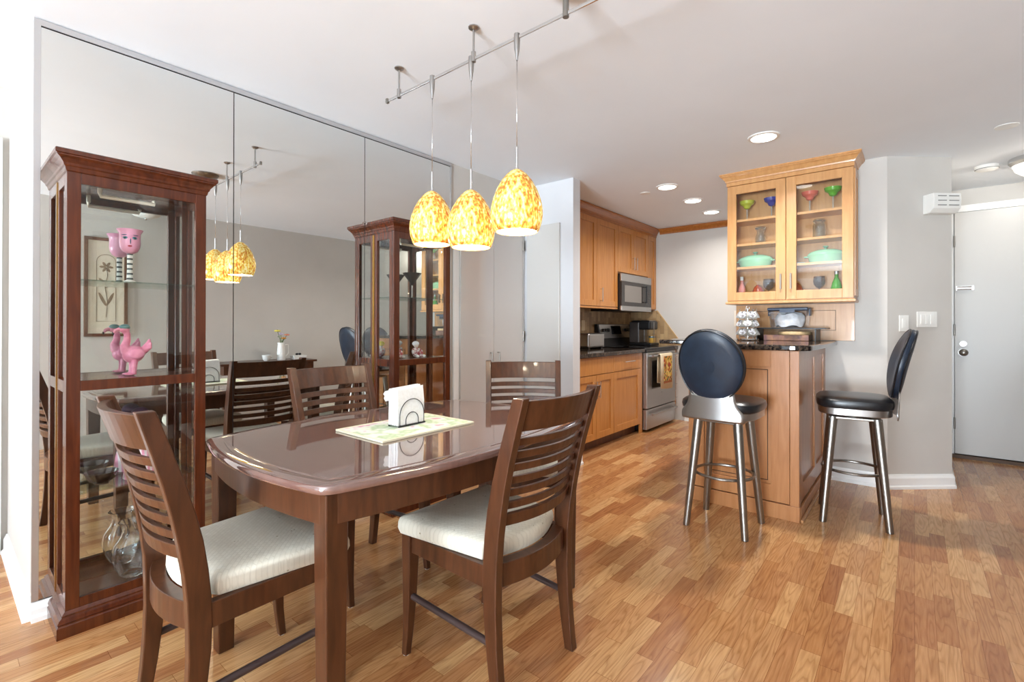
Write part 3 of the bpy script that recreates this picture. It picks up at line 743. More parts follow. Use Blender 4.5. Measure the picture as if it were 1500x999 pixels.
for k in range(4):
    z0 = .69-.165*k; d = obj('drawer', bx(.003, .12, F, F+.02, z0, z0+.16 if k else .862), M_maple, t, .002)
    obj('handle', bar_handle((.03, F, z0+.085), (.095, F, z0+.085), .02), M_chrome, d)
mb = MB().box(-2.86, -2.222, 3.457, 4.908, .866, .905)
o = tag(obj('kitchen_countertop', mb, M_granite, None, .004), 'dark granite countertop left of the stove', 'countertop')
o = tag(obj('kitchen_countertop', bx(-2.86, -2.222, 5.734, 5.858, .866, .905), M_granite, None, .004), 'short dark granite countertop right of the stove', 'countertop')
# backsplash
struct('wall_backsplash', bx(-2.86, -2.85, 3.457, 5.86, .905, 1.345), M_tile)
mb = MB().prism([(-2.849, .91), (-2.849, 1.34), (-2.50, 1.34), (-2.17, .91)], -.010, 0)
for v in mb.bm.verts: v.co = (v.co.x, YK+v.co.z, v.co.y)
struct('wall_backsplash_return', mb, M_tile)
mb = MB(); mb.bm.free(); mb = MB().prism([(-2.50, 1.345), (-2.485, 1.345), (-2.155, .91), (-2.17, .91)], -.014, 0)
for v in mb.bm.verts: v.co = (v.co.x, YK+v.co.z, v.co.y)
struct('trim_1', mb, mat('tan_edge', (196, 160, 110), .4))

# upper cabinets
def upper_unit(label, y0, y1, z0, z1, doors, depth=.334, X=-2.86):
    t = thing('wall_cabinet', label, 'cabinet', (X, y0, z0), PI/2)
    obj('carcass', bx(.001, y1-y0-.001, -depth, 0, 0, z1-z0), M_maple, t)
    for a, b, hx, hz in doors:
        d = obj('door', shaker(a, b, .012, z1-z0-.004, -depth-.021, .06), M_maple, t, .0015)
        if hx: obj('handle', bar_handle((hx, -depth-.021, hz), (hx, -depth-.021, hz+.12)), M_chrome, d)
    return t
t = upper_unit('tall two door maple wall cabinet left of the microwave', 3.457, 4.83, 1.345, 2.266, [(.003, .913, 0, 0), (.917, 1.370, .985, .07)])
obj('light_rail', bx(.001, 1.372, -.352, -.33, -.012, .006), M_maple, t)
upper_unit('short two door maple cabinet above the microwave', 4.83, 5.615, 1.738, 2.266, [(.003, .388, .355, .07), (.392, .782, .425, .07)])
upper_unit('narrow tall maple cabinet at the kitchen corner', 5.615, 5.858, 1.345, 2.266, [(.003, .238, 0, 0)])
M_crown = wood('dark_maple_crown', (176, 110, 52), (156, 92, 40), (14, 2, 14), .3, .2)
def crown_run(name, ya, yb_):
    prof = [(0, 2.262), (.006, 2.262), (.006, 2.285), (.014, 2.29), (.018, 2.305), (.038, 2.335), (.052, 2.345), (.052, 2.362), (0, 2.362)]
    mb = MB().loft([[(-2.506+o, y, z) for o, z in prof] for y in (ya, yb_)]); struct(name, mb, M_crown)
crown_run('trim_2', 3.457, 5.858)
prof = [(0, 2.295), (.012, 2.295), (.014, 2.31), (.036, 2.345), (.036, 2.364), (0, 2.364)]
struct('trim_3', MB().loft([[(x, 5.859-o, z) for o, z in prof] for x in (-2.454, -.9)]), M_crown)

# microwave
t = thing('microwave', 'stainless over-the-range microwave with dark door', 'microwave', (-2.86, 4.835, 1.318), PI/2)
obj('body', bx(0, .775, -.375, 0, 0, .412), M_black, t)
obj('steel_front', MB().box(0, .775, -.40, -.376, 0, .055).box(0, .775, -.40, -.376, .328, .412), M_steel, t, .003)
obj('door_window', bx(.0, .60, -.399, -.376, .056, .327), mat('dark_window', (44, 40, 38), .12), t)
obj('window_mesh', bx(.07, .50, -.4005, -.399, .10, .285), mat('mesh_grey', (128, 122, 116), .3), t)
cp = obj('control_panel', bx(.60, .775, -.398, -.376, .056, .327), M_blackgl, t)
mb = MB()
for i in range(3):
    for j in range(5): mb.box(.62+.035*i, .645+.035*i, -.3995, -.398, .09+.034*j, .112+.034*j)
obj('button', mb, mat('button_grey', (70, 68, 68), .4), cp)
obj('handle', MB().cyl((.575, -.43, .10), (.575, -.43, .30), .008).cyl((.575, -.43, .11), (.575, -.398, .11), .006).cyl((.575, -.43, .29), (.575, -.398, .29), .006), M_black, t)

# range
t = thing('range_stove', 'freestanding stainless electric range between the base cabinets', 'stove', (-2.86, 4.912, 0), PI/2)
obj('body', bx(.002, .816, -.60, -.01, .02, .895), M_black, t)
obj('cooktop', bx(0, .818, -.635, -.01, .895, .912), M_blackgl, t, .003)
mb = MB()
for x, y, rr in ((.22, -.45, .1), (.6, -.45, .08), (.22, -.18, .08), (.6, -.18, .1)): mb.lathe([(rr, .9125), (rr-.004, .913), (rr-.006, .9125)], (x, y, 0))
obj('burner_ring', mb, mat('ring_grey', (90, 88, 86), .4), t)
prof = [(-.012, .912), (-.1, .912), (-.085, 1.0), (-.05, 1.17), (-.012, 1.17)]
obj('backguard', MB().loft([[(x, y, z) for y, z in prof] for x in (.0, .818)]), M_black, t, .003)
bgp = MB().loft([[(x, -.0865-.0+((z-1.0)/.17)*.035-.0025, z) for z in (1.005, 1.165)][:2]+[(x, -.0865+((z-1.0)/.17)*.035+.001, z) for z in (1.165, 1.005)] for x in (.03, .79)])
pan = obj('control_panel', bgp, M_steel, t)
yq = lambda z: -.0865+((z-1.0)/.17)*.035-.0025
obj('display', MB().loft([[(x, yq(1.05)-.001, 1.05), (x, yq(1.15)-.001, 1.15), (x, yq(1.15), 1.15), (x, yq(1.05), 1.05)] for x in (.30, .55)]), M_blackgl, pan)
for x in (.09, .15, .21, .65, .72): obj('knob', MB().cyl((x, yq(1.1), 1.1), (x, yq(1.1)-.025, 1.098), .019), M_black, pan)
od = obj('oven_door', bx(.006, .812, -.655, -.603, .255, .86), M_steel, t, .004)
obj('oven_window', bx(.13, .69, -.6575, -.654, .46, .77), M_blackgl, od)
obj('handle', MB().cyl((.05, -.70, .825), (.768, -.70, .825), .013).box(.06, .085, -.70, -.65, .815, .835).box(.735, .76, -.70, -.65, .815, .835), M_steel, od)
obj('badge', MB().cyl((.40, -.656, .40), (.40, -.6575, .40), .009), M_nickel, od)
od = obj('storage_drawer', bx(.006, .812, -.650, -.603, .03, .245), M_steel, t, .004)
obj('handle', MB().cyl((.06, -.69, .19), (.758, -.69, .19), .012).box(.07, .095, -.69, -.65, .182, .198).box(.725, .75, -.69, -.65, .182, .198), M_steel, od)
obj('upper_lip', bx(.006, .812, -.648, -.603, .865, .893), M_black, t, .002)
# towel over the oven handle
def towel():
    t = thing('kitchen_towel', 'cream towel with colourful fruit pattern on the oven handle', 'towel', (-2.148, 5.255, .825), PI/2)
    x0, x1 = -.155, .185
    pr_ = [(.024, -.30), (.022, -.1), (.019, .0), (.010, .017), (0, .021), (-.010, .017), (-.019, 0), (-.022, -.12), (-.021, -.36)]
    rings = []
    for i in range(13):
        x = x0+(x1-x0)*i/12; wv = .003*math.sin(i*1.7)
        rings.append([(x, y+(wv if z < -.05 else 0), z-(.02*math.sin(i/12*2) if z < -.2 else 0)) for y, z in pr_])
    mb = MB().loft(rings, False, False, True)
    o = obj('cloth', mb, mat('towel_cream', (226, 210, 178), .9), t); md = o.modifiers.new('s', 'SOLIDIFY'); md.thickness = .004
    M = mat('towel_print', (200, 150, 60), .9); N, L, B = nodes(M); tc = N.new('ShaderNodeTexCoord'); v = N.new('ShaderNodeTexVoronoi'); v.inputs['Scale'].default_value = 38; L.new(tc.outputs['Object'], v.inputs['Vector'])
    sp = N.new('ShaderNodeSeparateColor'); L.new(v.outputs['Color'], sp.inputs[0])
    rp = ramp(N, [(0, (92, 84, 48)), (.25, (206, 166, 72)), (.5, (226, 190, 110)), (.7, (170, 64, 40)), (.85, (196, 128, 56))], 'CONSTANT'); L.new(sp.outputs[0], rp.inputs[0]); L.new(rp.outputs[0], B.inputs['Base Color'])
    obj('print_panel', bx(-.085, .135, -.0295, -.0265, -.285, -.01), M, t)
    obj('print_border', bx(-.085, .135, -.0298, -.0265, -.31, -.286), mat('rust_border', (150, 84, 44), .9), t)
towel()
# small appliances
t = thing('toaster', 'stainless toaster on the counter beside the white wall', 'toaster', (-2.70, 4.56, .906), PI/2)
obj('body', bx(-.17, .16, -.09, .09, .012, .165), M_steel, t, .02, seg=4)
obj('end_panel', bx(.158, .175, -.08, .08, .012, .16), mat('grey_plastic', (180, 178, 176), .4), t, .008)
[obj('slot', bx(-.12, .12, a, a+.025, .163, .166), M_black, t) for a in (-.045, .02)]
obj('lever', bx(.176, .195, -.02, .02, .10, .115), M_black, t, .003); obj('dial', MB().cyl((.175, 0, .045), (.188, 0, .045), .016), M_chrome, t)
[obj('foot', bx(a, a+.03, -.07, .07, 0, .013), M_black, t) for a in (-.15, .12)]
t = thing('coffee_maker', 'black single-cup coffee maker at the back of the stove', 'coffee maker', (-2.56, 5.60, .914), PI/2)
obj('base', bx(-.12, .12, -.15, .13, 0, .03), M_black, t, .008)
obj('column', bx(-.12, .03, -.0, .13, .03, .285), mat('dark_grey', (58, 52, 50), .35), t, .012)
obj('brew_head', bx(-.115, .115, -.14, .12, .19, .295), M_black, t, .02, seg=4)
obj('water_tank', bx(.035, .118, -.0, .12, .03, .19), mat('tank_tint', (70, 66, 64), .1, coat=.4), t, .006)
obj('lid', bx(-.1, .1, -.12, .1, .295, .303), M_nickel, t, .004)
obj('silver_band', bx(-.02, .0, -.143, -.141, .03, .28), M_nickel, t)
t = thing('coffee_mug', 'yellow banded mug under the coffee maker spout', 'mug', (-2.47, 5.655, .9445))
obj('body', MB().lathe([(.001, 0), (.033, 0), (.036, .005), (.038, .085), (.035, .085), (.033, .008), (.001, .006)]), mat('mug_glaze', (226, 176, 84), .2), t)
obj('band', MB().lathe([(.0385, .06), (.0387, .07), (.0385, .08)]), mat('mug_blue', (90, 110, 120), .2), t)
obj('handle', MB().tube([(.0, .036, .065), (.0, .062, .06), (.0, .06, .03), (.0, .036, .022)], .005), mat('mug_glaze', 0), t)
def plate(name, label, origin, rz, gangs, m=M_white, w_=.07, h_=.115, cat='light switch'):
    t = thing(name, label, cat, origin, rz)
    obj('cover_plate', bx(-w_/2, w_/2, -.007, -.001, -h_/2, h_/2), m, t, .0025)
    for k in range(gangs):
        x = (k-(gangs-1)/2)*.036
        obj('rocker', bx(x-.014, x+.014, -.0105, -.006, -.033, .033), m, t, .0015)
    return t
plate('outlet_plate', 'cream outlet plate on the tile above the toaster', (-2.849, 4.66, 1.155), PI/2, 1, mat('cream_plate', (226, 206, 168), .4), cat='outlet')
plate('outlet_plate', 'small pale outlet plate on the kitchen wall left of the pod carousel', (-1.545, 5.859, 1.235), 0, 1, mat('pale_plate', (226, 214, 196), .4), .06, .18, 'outlet')
# angled wall helper
A0 = Vector((-.146, 4.35, 0)); AD = Vector((.354, .32, 0)).normalized(); AZ = math.atan2(AD.y, AD.x)
on_ang = lambda s, z: (A0.x+AD.x*s, A0.y+AD.y*s, z)
plate('light_switch', 'single white switch plate on the angled wall', on_ang(.118, 1.175), AZ, 1)
plate('light_switch', 'wide white three gang switch plate on the angled wall', on_ang(.288, 1.203), AZ, 3, w_=.148, h_=.11)
t = thing('door_chime', 'white louvred door chime box high on the angled wall', 'door chime', on_ang(.362, 2.02), AZ)
mb = MB().loft([[(x, y, z) for y, z in ((-.001, -.07), (-.055, -.068), (-.085, -.04), (-.09, .02), (-.085, .066), (-.001, .066))] for x in (-.1, .1)])
obj('housing', mb, M_white, t, .004)
mb = MB()
for z in (-.02, .012, .044): mb.box(-.07, -.01, -.0925, -.083, z-.003, z+.003).box(.01, .08, -.0925, -.083, z-.003, z+.003)
obj('louvre_slot', mb, mat('slot_grey', (150, 148, 144), .6), t)

# ------------------------------------------------------------------ peninsula
t = thing('peninsula_cabinet', 'light maple peninsula base with recessed panels behind the bar stools', 'cabinet', (-1.166, 3.26, 0))
WP, DP, HP = .647, 1.088, 1.008
obj('carcass', bx(.012, WP-.012, .022, DP, .0, HP), M_pen, t)
obj('front_panel', shaker(.0, WP-.05, .095, HP, 0, .10, .022, .013), M_pen, t, .0015)
obj('recess_shade_line', MB().box(.118, .479, .0105, .014, .213, .217).box(.118, .479, .0105, .014, .886, .890).box(.118, .122, .0105, .014, .213, .890).box(.475, .479, .0105, .014, .213, .890), M_gap, t)  # dark strips drawn in for the shade line of the panel recess
obj('corner_post', bx(WP-.048, WP, .0, .05, .0, HP), M_pen, t, .002)
mb = MB(); x1 = WP; z0, z1 = .10, HP
mb.box(x1-.012, x1, .052, .14, z0, z1); mb.box(x1-.012, x1, .58, .65, z0, z1); mb.box(x1-.012, x1, 1.0, DP, z0, z1)
mb.box(x1-.012, x1, .14, .58, z0, z0+.1); mb.box(x1-.012, x1, .65, 1.0, z0, z0+.1); mb.box(x1-.012, x1, .14, .58, z1-.06, z1); mb.box(x1-.012, x1, .65, 1.0, z1-.06, z1)
obj('side_panel', mb, M_pen, t, .0012)
obj('base_strip', MB().box(-.002, WP+.004, -.008, .02, 0, .09).box(WP-.008, WP+.006, .02, DP, 0, .08), M_pen, t, .002)
obj('shoe_moulding', bx(WP+.006, WP+.022, -.004, DP, 0, .02), wood('shoe_wood', (190, 140, 92), (170, 120, 76)), t, .004)
pts = [(-1.60, 4.349), (-1.60, 3.80), (-1.24, 3.78), (-1.20, 3.74), (-1.20, 3.24), (-1.18, 3.22)]
pts += [(-.56, 3.22)]+[(-.56+.1*math.sin(a), 3.32-.1*math.cos(a)) for a in [PI/2*i/6 for i in range(1, 7)]]
pts += [(-.45, 3.6), (-.44, 4.2), (-.445, 4.349)]
tag(obj('bar_countertop', MB().prism(pts, 1.0085, 1.043), M_granite, None, .008, seg=3), 'dark granite bar countertop on the maple peninsula', 'countertop')

# bar wall cabinet with glass doors
t = thing('glass_door_cabinet', 'light maple wall cabinet with two glass doors above the bar', 'cabinet', (-1.157, 4.348, 1.348))
WB, DB, HB = .836, .228, .925
mb = MB().box(0, .018, -DB, 0, .018, HB).box(WB-.018, WB, -DB, 0, .018, HB).box(.018, WB-.018, -.012, 0, .018, HB).box(0, WB, -DB, 0, 0, .018).box(.018, WB-.018, -DB, -.012, HB-.018, HB)
obj('carcass', mb, M_maplel, t)
for z in (.276, .46, .655): obj('shelf', bx(.019, WB-.019, -DB+.012, -.013, z-.018, z), M_maplel, t)
for a, b, hx in ((.002, .416, .385), (.420, .834, .452)):
    mb = MB(); y = -DB-.021; rl = .066; z0, z1 = .006, HB-.004
    mb.box(a, a+rl, y, y+.02, z0, z1); mb.box(b-rl, b, y, y+.02, z0, z1); mb.box(a+rl, b-rl, y, y+.02, z0, z0+rl); mb.box(a+rl, b-rl, y, y+.02, z1-rl, z1)
    d = obj('door', mb, M_maplel, t, .0015)
    obj('pane', bx(a+rl, b-rl, y+.008, y+.012, z0+rl, z1-rl), M_glass, d)
    h = MB().box(hx-.006, hx+.006, y-.022, y-.012, .085, .20).box(hx-.005, hx+.005, y-.013, y, .095, .107).box(hx-.005, hx+.005, y-.013, y, .178, .19)
    obj('handle', h, M_pull, d)
rr = lambda prof: [(-o, WB+o, -DB-.021-o, 0, z) for o, z in prof]
obj('crown', MB().rects(rr([(0, HB-.001), (.004, HB+.001), (.004, HB+.028), (.010, HB+.03), (.012, HB+.04), (.03, HB+.065), (.042, HB+.074), (.042, HB+.08), (.048, HB+.083), (.048, HB+.093), (0, HB+.094)])), M_maplel, t)
obj('light_rail', MB().rects(rr([(.006, -.022), (.010, -.018), (.010, -.006), (.002, .0)])), M_maplel, t)
obj('side_panel', shaker(.01, DB-.01, .02, HB-.01, 0, .05, .008, .005), M_maplel, t)
sp_ = t.children[-1]; sp_.rotation_euler = (0, 0, PI/2); sp_.location = (WB+.008, -DB, 0)
# board under the cabinet
t = thing('wall_panel_board', 'light maple panel board on the wall under the glass cabinet', 'wall panel', (-1.15, 4.349, 1.046))
obj('board', bx(0, .815, -.018, 0, 0, .277), M_maplel, t, .0015)
obj('inset_line', MB().box(.09, .70, -.0195, -.0178, .075, .078).box(.09, .70, -.0195, -.0178, .225, .228).box(.697, .70, -.0195, -.0178, .075, .228), M_gap, t)

# glass cabinet contents
ZS = [1.348+.0185, 1.348+.276+.0006, 1.348+.46+.0006, 1.348+.655+.0006]
YG = 4.25
def marg(x, col, label, dy=0, s=1, stem=None):
    t = thing('margarita_glass', label, 'glass', (x, YG+dy, ZS[3]), 0, 'coloured margarita glasses on the top shelf')
    m_ = mat('tinted_'+'%d_%d_%d' % col, col, .1, coat=.4)
    obj('bowl', MB().lathe([(.006, .10), (.022, .108), (.027, .122), (.03, .128), (.05, .14), (.056, .165), (.054, .165), (.047, .143), (.026, .13), (.02, .112), (.001, .105)]), m_, t)
    obj('stem', MB().lathe([(.034, 0), (.032, .003), (.006, .008), (.004, .03), (.006, .101)]), mat('pale_stem', (214, 210, 200), .1, trans=.6), t)
marg(-1.045, (190, 196, 60), 'yellow green margarita glass behind the left glass door')
marg(-.868, (56, 62, 150), 'blue margarita glass behind the left glass door', .01)
marg(-.605, (222, 110, 90), 'coral margarita glass behind the right glass door')
marg(-.455, (96, 172, 44), 'green margarita glass behind the right glass door', -.03)
def jar(x, label, tall):
    t = thing('glass_jar', label, 'jar', (x, YG, ZS[2]))
    pf = [(.028, 0), (.038, .02), (.04, .05), (.03, .075), (.024, .095), (.036, .12)] if not tall else [(.04, 0), (.042, .01), (.042, .10), (.034, .115), (.036, .125)]
    inn = [(a-.003, max(z, .006)) for a, z in pf[::-1]]
    obj('body', MB().lathe([(.001, 0)]+pf+inn+[(.001, .006)]), mat('crystal', (240, 243, 238), .03, trans=.95), t)
    obj('lid', MB().lathe([(.037, pf[-1][1]), (.042, pf[-1][1]+.01), (.036, pf[-1][1]+.02), (.001, pf[-1][1]+.022)]), mat('crystal', 0), t)
jar(-.945, 'waisted crystal jar on the second shelf, left door', False)
jar(-.545, 'straight crystal jar on the second shelf, right door', True)
M_mint = mat('mint_enamel', (146, 196, 162), .15, coat=.4)
def casserole(x, label, lx=.12, ly=.075):
    t = thing('casserole_dish', label, 'casserole dish', (x, YG+.005, ZS[1]))
    def e(prof): return MB().loft([[(lx*k*math.cos(a), ly*k*math.sin(a), z) for a in [2*PI*i/36 for i in range(36)]] for k, z in prof], smooth=True)
    obj('pot', e([(.82, 0), (.9, .01), (1.0, .05), (1.02, .058)]), M_mint, t)
    ld = obj('lid', e([(1.04, .058), (1.03, .066), (.9, .082), (.55, .098), (.15, .104), (.02, .105)]), M_mint, t)
    obj('knob', MB().lathe([(.008, .104), (.008, .112), (.018, .118), (.016, .126), (.001, .128)]), M_mint, ld)
    obj('side_handle', MB().box(-lx-.022, -lx+.008, -.03, .03, .045, .055).box(lx-.008, lx+.022, -.03, .03, .045, .055), M_mint, t, .004)
casserole(-.985, 'low mint green casserole dish behind the left glass door', .125)
casserole(-.505, 'mint green casserole dish with knob behind the right glass door', .115)
t = thing('serving_plate', 'pale blue plate leaning beside the right casserole', 'plate', (-.675, 4.262, ZS[1]))
obj('plate', MB().lathe([(.001, .004), (.03, .003), (.045, .006), (.05, .010), (.05, .013), (.03, .008), (.001, .008)]), mat('pale_blue_glaze', (150, 190, 196), .15), t)
def wine(x, label, dy=0):
    t = thing('wine_glass', label, 'wine glass', (x, YG+dy, ZS[0]), 0, 'wine glasses on the cabinet floor')
    obj('bowl', MB().lathe([(.004, .07), (.02, .078), (.036, .10), (.04, .125), (.035, .16), (.033, .16), (.038, .125), (.034, .101), (.018, .081), (.001, .076)]), mat('smoked_crystal', (205, 205, 210), .03, trans=.92), t)
    obj('stem', MB().lathe([(.033, 0), (.031, .003), (.005, .008), (.004, .05), (.005, .072)]), mat('smoked_crystal', 0), t)
wine(-.545, 'smoky wine glass beside the green bottle'); wine(-.888, 'smoky wine glass at the right of the left glass door')
t = thing('green_bottle', 'small green glass bottle at the right end of the cabinet floor', 'bottle', (-.437, YG, ZS[0]))
obj('body', MB().lathe([(.001, 0), (.034, 0), (.037, .006), (.036, .07), (.026, .11), (.013, .145), (.012, .172), (.001, .173)]), mat('green_glass', (70, 150, 50), .08, coat=.4), t)
obj('cap', MB().lathe([(.0145, .168), (.0145, .192), (.001, .193)]), mat('silver_cap', (180, 180, 176), .3, metal=.8), t)
t = thing('tall_bottle', 'slim rose bottle with pale cap at the left end of the cabinet floor', 'bottle', (-1.085, YG, ZS[0]))
obj('body', MB().lathe([(.001, 0), (.026, 0), (.028, .006), (.027, .09), (.013, .13), (.011, .16), (.001, .161)]), mat('rose_glass', (206, 130, 120), .1), t)
obj('cap', MB().lathe([(.013, .158), (.013, .19), (.001, .191)]), M_white, t)
M_amber = noisy('carved_amber', (176, 76, 52), (120, 46, 40), 50, .3, .4)
def leafjar(x, label):
    t = thing('pointed_jar', label, 'ornament', (x, YG, ZS[0]), 0, 'red brown pointed ornaments on the cabinet floor')
    obj('body', MB().lathe([(.001, 0), (.035, 0), (.046, .03), (.044, .06), (.028, .095), (.01, .118), (.001, .12)]), M_amber, t)
leafjar(-.965, 'red brown pointed ornament behind the left glass door'); leafjar(-.69, 'red brown pointed ornament behind the right glass door')

# on the bar top
ZB = 1.0436
t = thing('pod_carousel', 'coffee pod carousel full of pods on the bar top', 'pod carousel', (-.985, 4.02, ZB))
obj('base', MB().lathe([(.001, 0), (.075, 0), (.078, .008), (.075, .014), (.001, .016)]), M_chrome, t)
mb = MB().cyl((0, 0, .014), (0, 0, .245), .006)
for z in (.06, .135, .21): mb.tube([(.06*math.cos(a), .06*math.sin(a), z-.03) for a in [2*PI*i/30 for i in range(30)]], .002, 6, True)
for k in range(7):
    a = 2*PI*k/7; mb.tube([(.06*math.cos(a+.2), .06*math.sin(a+.2), z) for z in (.014, .24)], .002, 6)
mb.tube([(.012*math.cos(a), 0, .25+.012*math.sin(a)) for a in [2*PI*i/16 for i in range(16)]], .0025, 6, True)
obj('wire_frame', mb, M_chrome, t)
pod0 = None
for k, z in enumerate((.05, .115, .18)):
    for j in range(7):
        a = 2*PI*(j+.5*(k % 2))/7
        if pod0 is None:
            mb = MB().lathe([(.001, -.0), (.018, 0), (.026, .036), (.029, .036), (.029, .039)], n=20)
            pod0 = pod = obj('coffee_pod', mb, M_white); obj('foil_lid', MB().lathe([(.026, .0395), (.018, .040), (.001, .040)], n=20), noisy('foil', (210, 214, 222), (90, 84, 82), 70, .3), pod)
        else:
            pod = pod0.copy(); C.objects.link(pod); c = pod0.children[0].copy(); C.objects.link(c); c.parent = pod
        pod.location = (-.985+.036*math.cos(a), 4.02+.036*math.sin(a), ZB+z); pod.rotation_euler = (0, math.radians(62), a)
        if math.sin(a) < 0.3: tag(pod, 'white coffee pod with foil lid in the %s tier of the carousel' % ('lowest', 'middle', 'top')[k], 'coffee pod', 'coffee pods in the %s tier' % ('lowest', 'middle', 'top')[k])
        else: tag(pod, 'white coffee pod at the back of the %s tier of the carousel' % ('lowest', 'middle', 'top')[k], 'coffee pod', 'coffee pods at the back of the %s tier' % ('lowest', 'middle', 'top')[k])
t = thing('black_riser', 'low black riser shelf on the bar top', 'riser', (-.72, 4.212, ZB))
obj('top', bx(-.245, .235, -.11, .11, .088, .097), M_black, t, .001)
for x in (-.225, .165): obj('side', bx(x, x+.008, -.105, .105, 0, .088), M_black, t)
t = thing('storage_box', 'clear plastic storage box with dark lid on the black riser', 'storage box', (-.735, 4.212, ZB+.0975))
rb = lambda k, z: (-.128*k, .128*k, -.085*k, .085*k, z)
M_plas = pane_glass('box_plastic', (.97, .98, 1), 1.4)
obj('tub', MB().rects([rb(.9, 0), rb(1, .13), rb(.985, .13), rb(.885, .003)]), M_plas, t)
obj('lid', bx(-.136, .136, -.092, .092, .1305, .152), mat('dark_blue_lid', (46, 58, 78), .3), t, .006)
for s in (-1, 1): obj('clip', bx(s*.137-.006, s*.137+.006, -.03, .03, .09, .148), mat('dark_blue_lid', 0), t, .003)
obj('front_clip', bx(-.05, .05, -.096, -.092, .115, .14), mat('dark_blue_lid', 0), t)
mb = MB().loft([[(.100*k*math.cos(a)*(1+.1*math.sin(3*a)), .062*k*math.sin(a), z+.008*math.sin(4*a)*(z > .01)) for a in [2*PI*i/24 for i in range(24)]] for k, z in ((.9, .012), (1, .05), (.98, .08), (.8, .105), (.3, .115))], smooth=True)
tag(at(obj('plastic_bag', mb, noisy('white_bag', (246, 244, 240), (222, 218, 212), 25, .4, .6)), (-.735, 4.212, ZB+.0975)), 'crumpled white bag inside the clear storage box', 'bag')
t = at(obj('flat_box', bx(-.15, .15, -.09, .09, 0, .042), wood('striped_box', (190, 140, 104), (112, 84, 92), (6, 30, 3), .4, 0), None, .002), (-.745, 4.212, ZB+.0006))
tag(t, 'flat patterned brown box under the black riser', 'box')
t = at(obj('round_board', MB().lathe([(.001, 0), (.105, 0), (.11, .006), (.11, .022), (.105, .026), (.001, .026)], n=48), wood('pale_board', (226, 196, 150), (206, 172, 124), (4, 20, 3), .5, 0)), (-.70, 4.205, ZB+.0432))
tag(t, 'pale round wooden board on the flat box under the riser', 'board')

# ------------------------------------------------------------------ bar stools
def make_stool(label):
    t = thing('bar_stool', label, 'bar stool', (0, 0, 0), 0, 'steel bar stools with black seats')
    for sx in (-1, 1):
        for sy in (-1, 1):
            obj('leg', MB().cyl((sx*.160, sy*.158, 0), (sx*.108, sy*.106, .618), .0185, .026), M_nickel, t)
    pts = [(.158*math.cos(a), .158*math.sin(a), .30) for a in [2*PI*i/48 for i in range(48)]]
    obj('foot_ring', MB().tube(pts, .0085, 10, True), M_nickel, t)
    obj('leg_plate', MB().box(-.128, .128, -.128, .128, .606, .622).cyl((0, 0, .62), (0, 0, .64), .09), M_nickel, t, .004)
    def sq(k, z, ex=.5):
        out = []
        for i in range(40):
            a = 2*PI*i/40; ca, sa = math.cos(a), math.sin(a)
            out.append((k*.205*math.copysign(abs(ca)**ex, ca), k*.188*math.copysign(abs(sa)**ex, sa), z))
        return out
    obj('seat_band', MB().loft([sq(.93, .638), sq(.96, .642), sq(.965, .678), sq(.93, .68)], smooth=True), M_steel, t)
    obj('seat_cushion', MB().loft([sq(.95, .676), sq(1.0, .685), sq(1.02, .705), sq(1.0, .724), sq(.93, .736), sq(.78, .741), sq(.4, .743), sq(.05, .743)], smooth=True), M_vinyl, t)
    # bracket: flared plate from seat to backrest, slightly curved
    zz = [.630, .640, .655, .672, .684, .698, .715, .735, .76, .79]; hw = [.166, .170, .171, .169, .162, .150, .138, .130, .125, .12]
    mb = MB(); NU = 14
    G = [[mb.bm.verts.new((h*u, -.213-.02*max(0, z-.67)+.03*(h*u/.2)**2, z)) for u in [-1+2*k/NU for k in range(NU+1)]] for z, h in zip(zz, hw)]
    for a, b in zip(G, G[1:]):
        for k in range(NU): mb.bm.faces.new((a[k], a[k+1], b[k+1], b[k])).smooth = True
    o = obj('back_bracket', mb, M_steel, t); md = o.modifiers.new('s', 'SOLIDIFY'); md.thickness = .006; md.offset = 0
    # oval back
    lean = Matrix.Rotation(math.radians(13), 3, 'X')
    def ov(k, d): return [Vector((0, -.238, .935))+lean @ Vector((.176*k*math.cos(a), d+.03*(math.cos(a)*k)**2, .205*k*math.sin(a))) for a in [2*PI*i/44 for i in range(44)]]
    obj('backrest', MB().loft([ov(.2, -.022), ov(.7, -.022), ov(.93, -.02), ov(.985, -.012), ov(1, 0), ov(.985, .012), ov(.93, .022), ov(.7, .03), ov(.2, .032)], smooth=True), M_navy, t)
    obj('backrest_piping', MB().tube([p for p in ov(.985, -.016)], .0045, 8, True).tube([p for p in ov(.985, .014)], .0045, 8, True), M_vinyl, t)
    for sx in (-1, 1):
        for sy in (-1, 1): obj('foot_glide', MB().cyl((sx*.160, sy*.158, -.001), (sx*.160, sy*.158, .004), .016), M_black, t)
    return t
st = make_stool('bar stool with its dark oval back to the camera, in front of the peninsula')
at(st, (-.855, 2.966, .001), math.radians(-2))
dup(st, (-.283, 3.56, .001), PI/2+math.radians(8), 'bar stool seen side-on at the right, facing the peninsula')

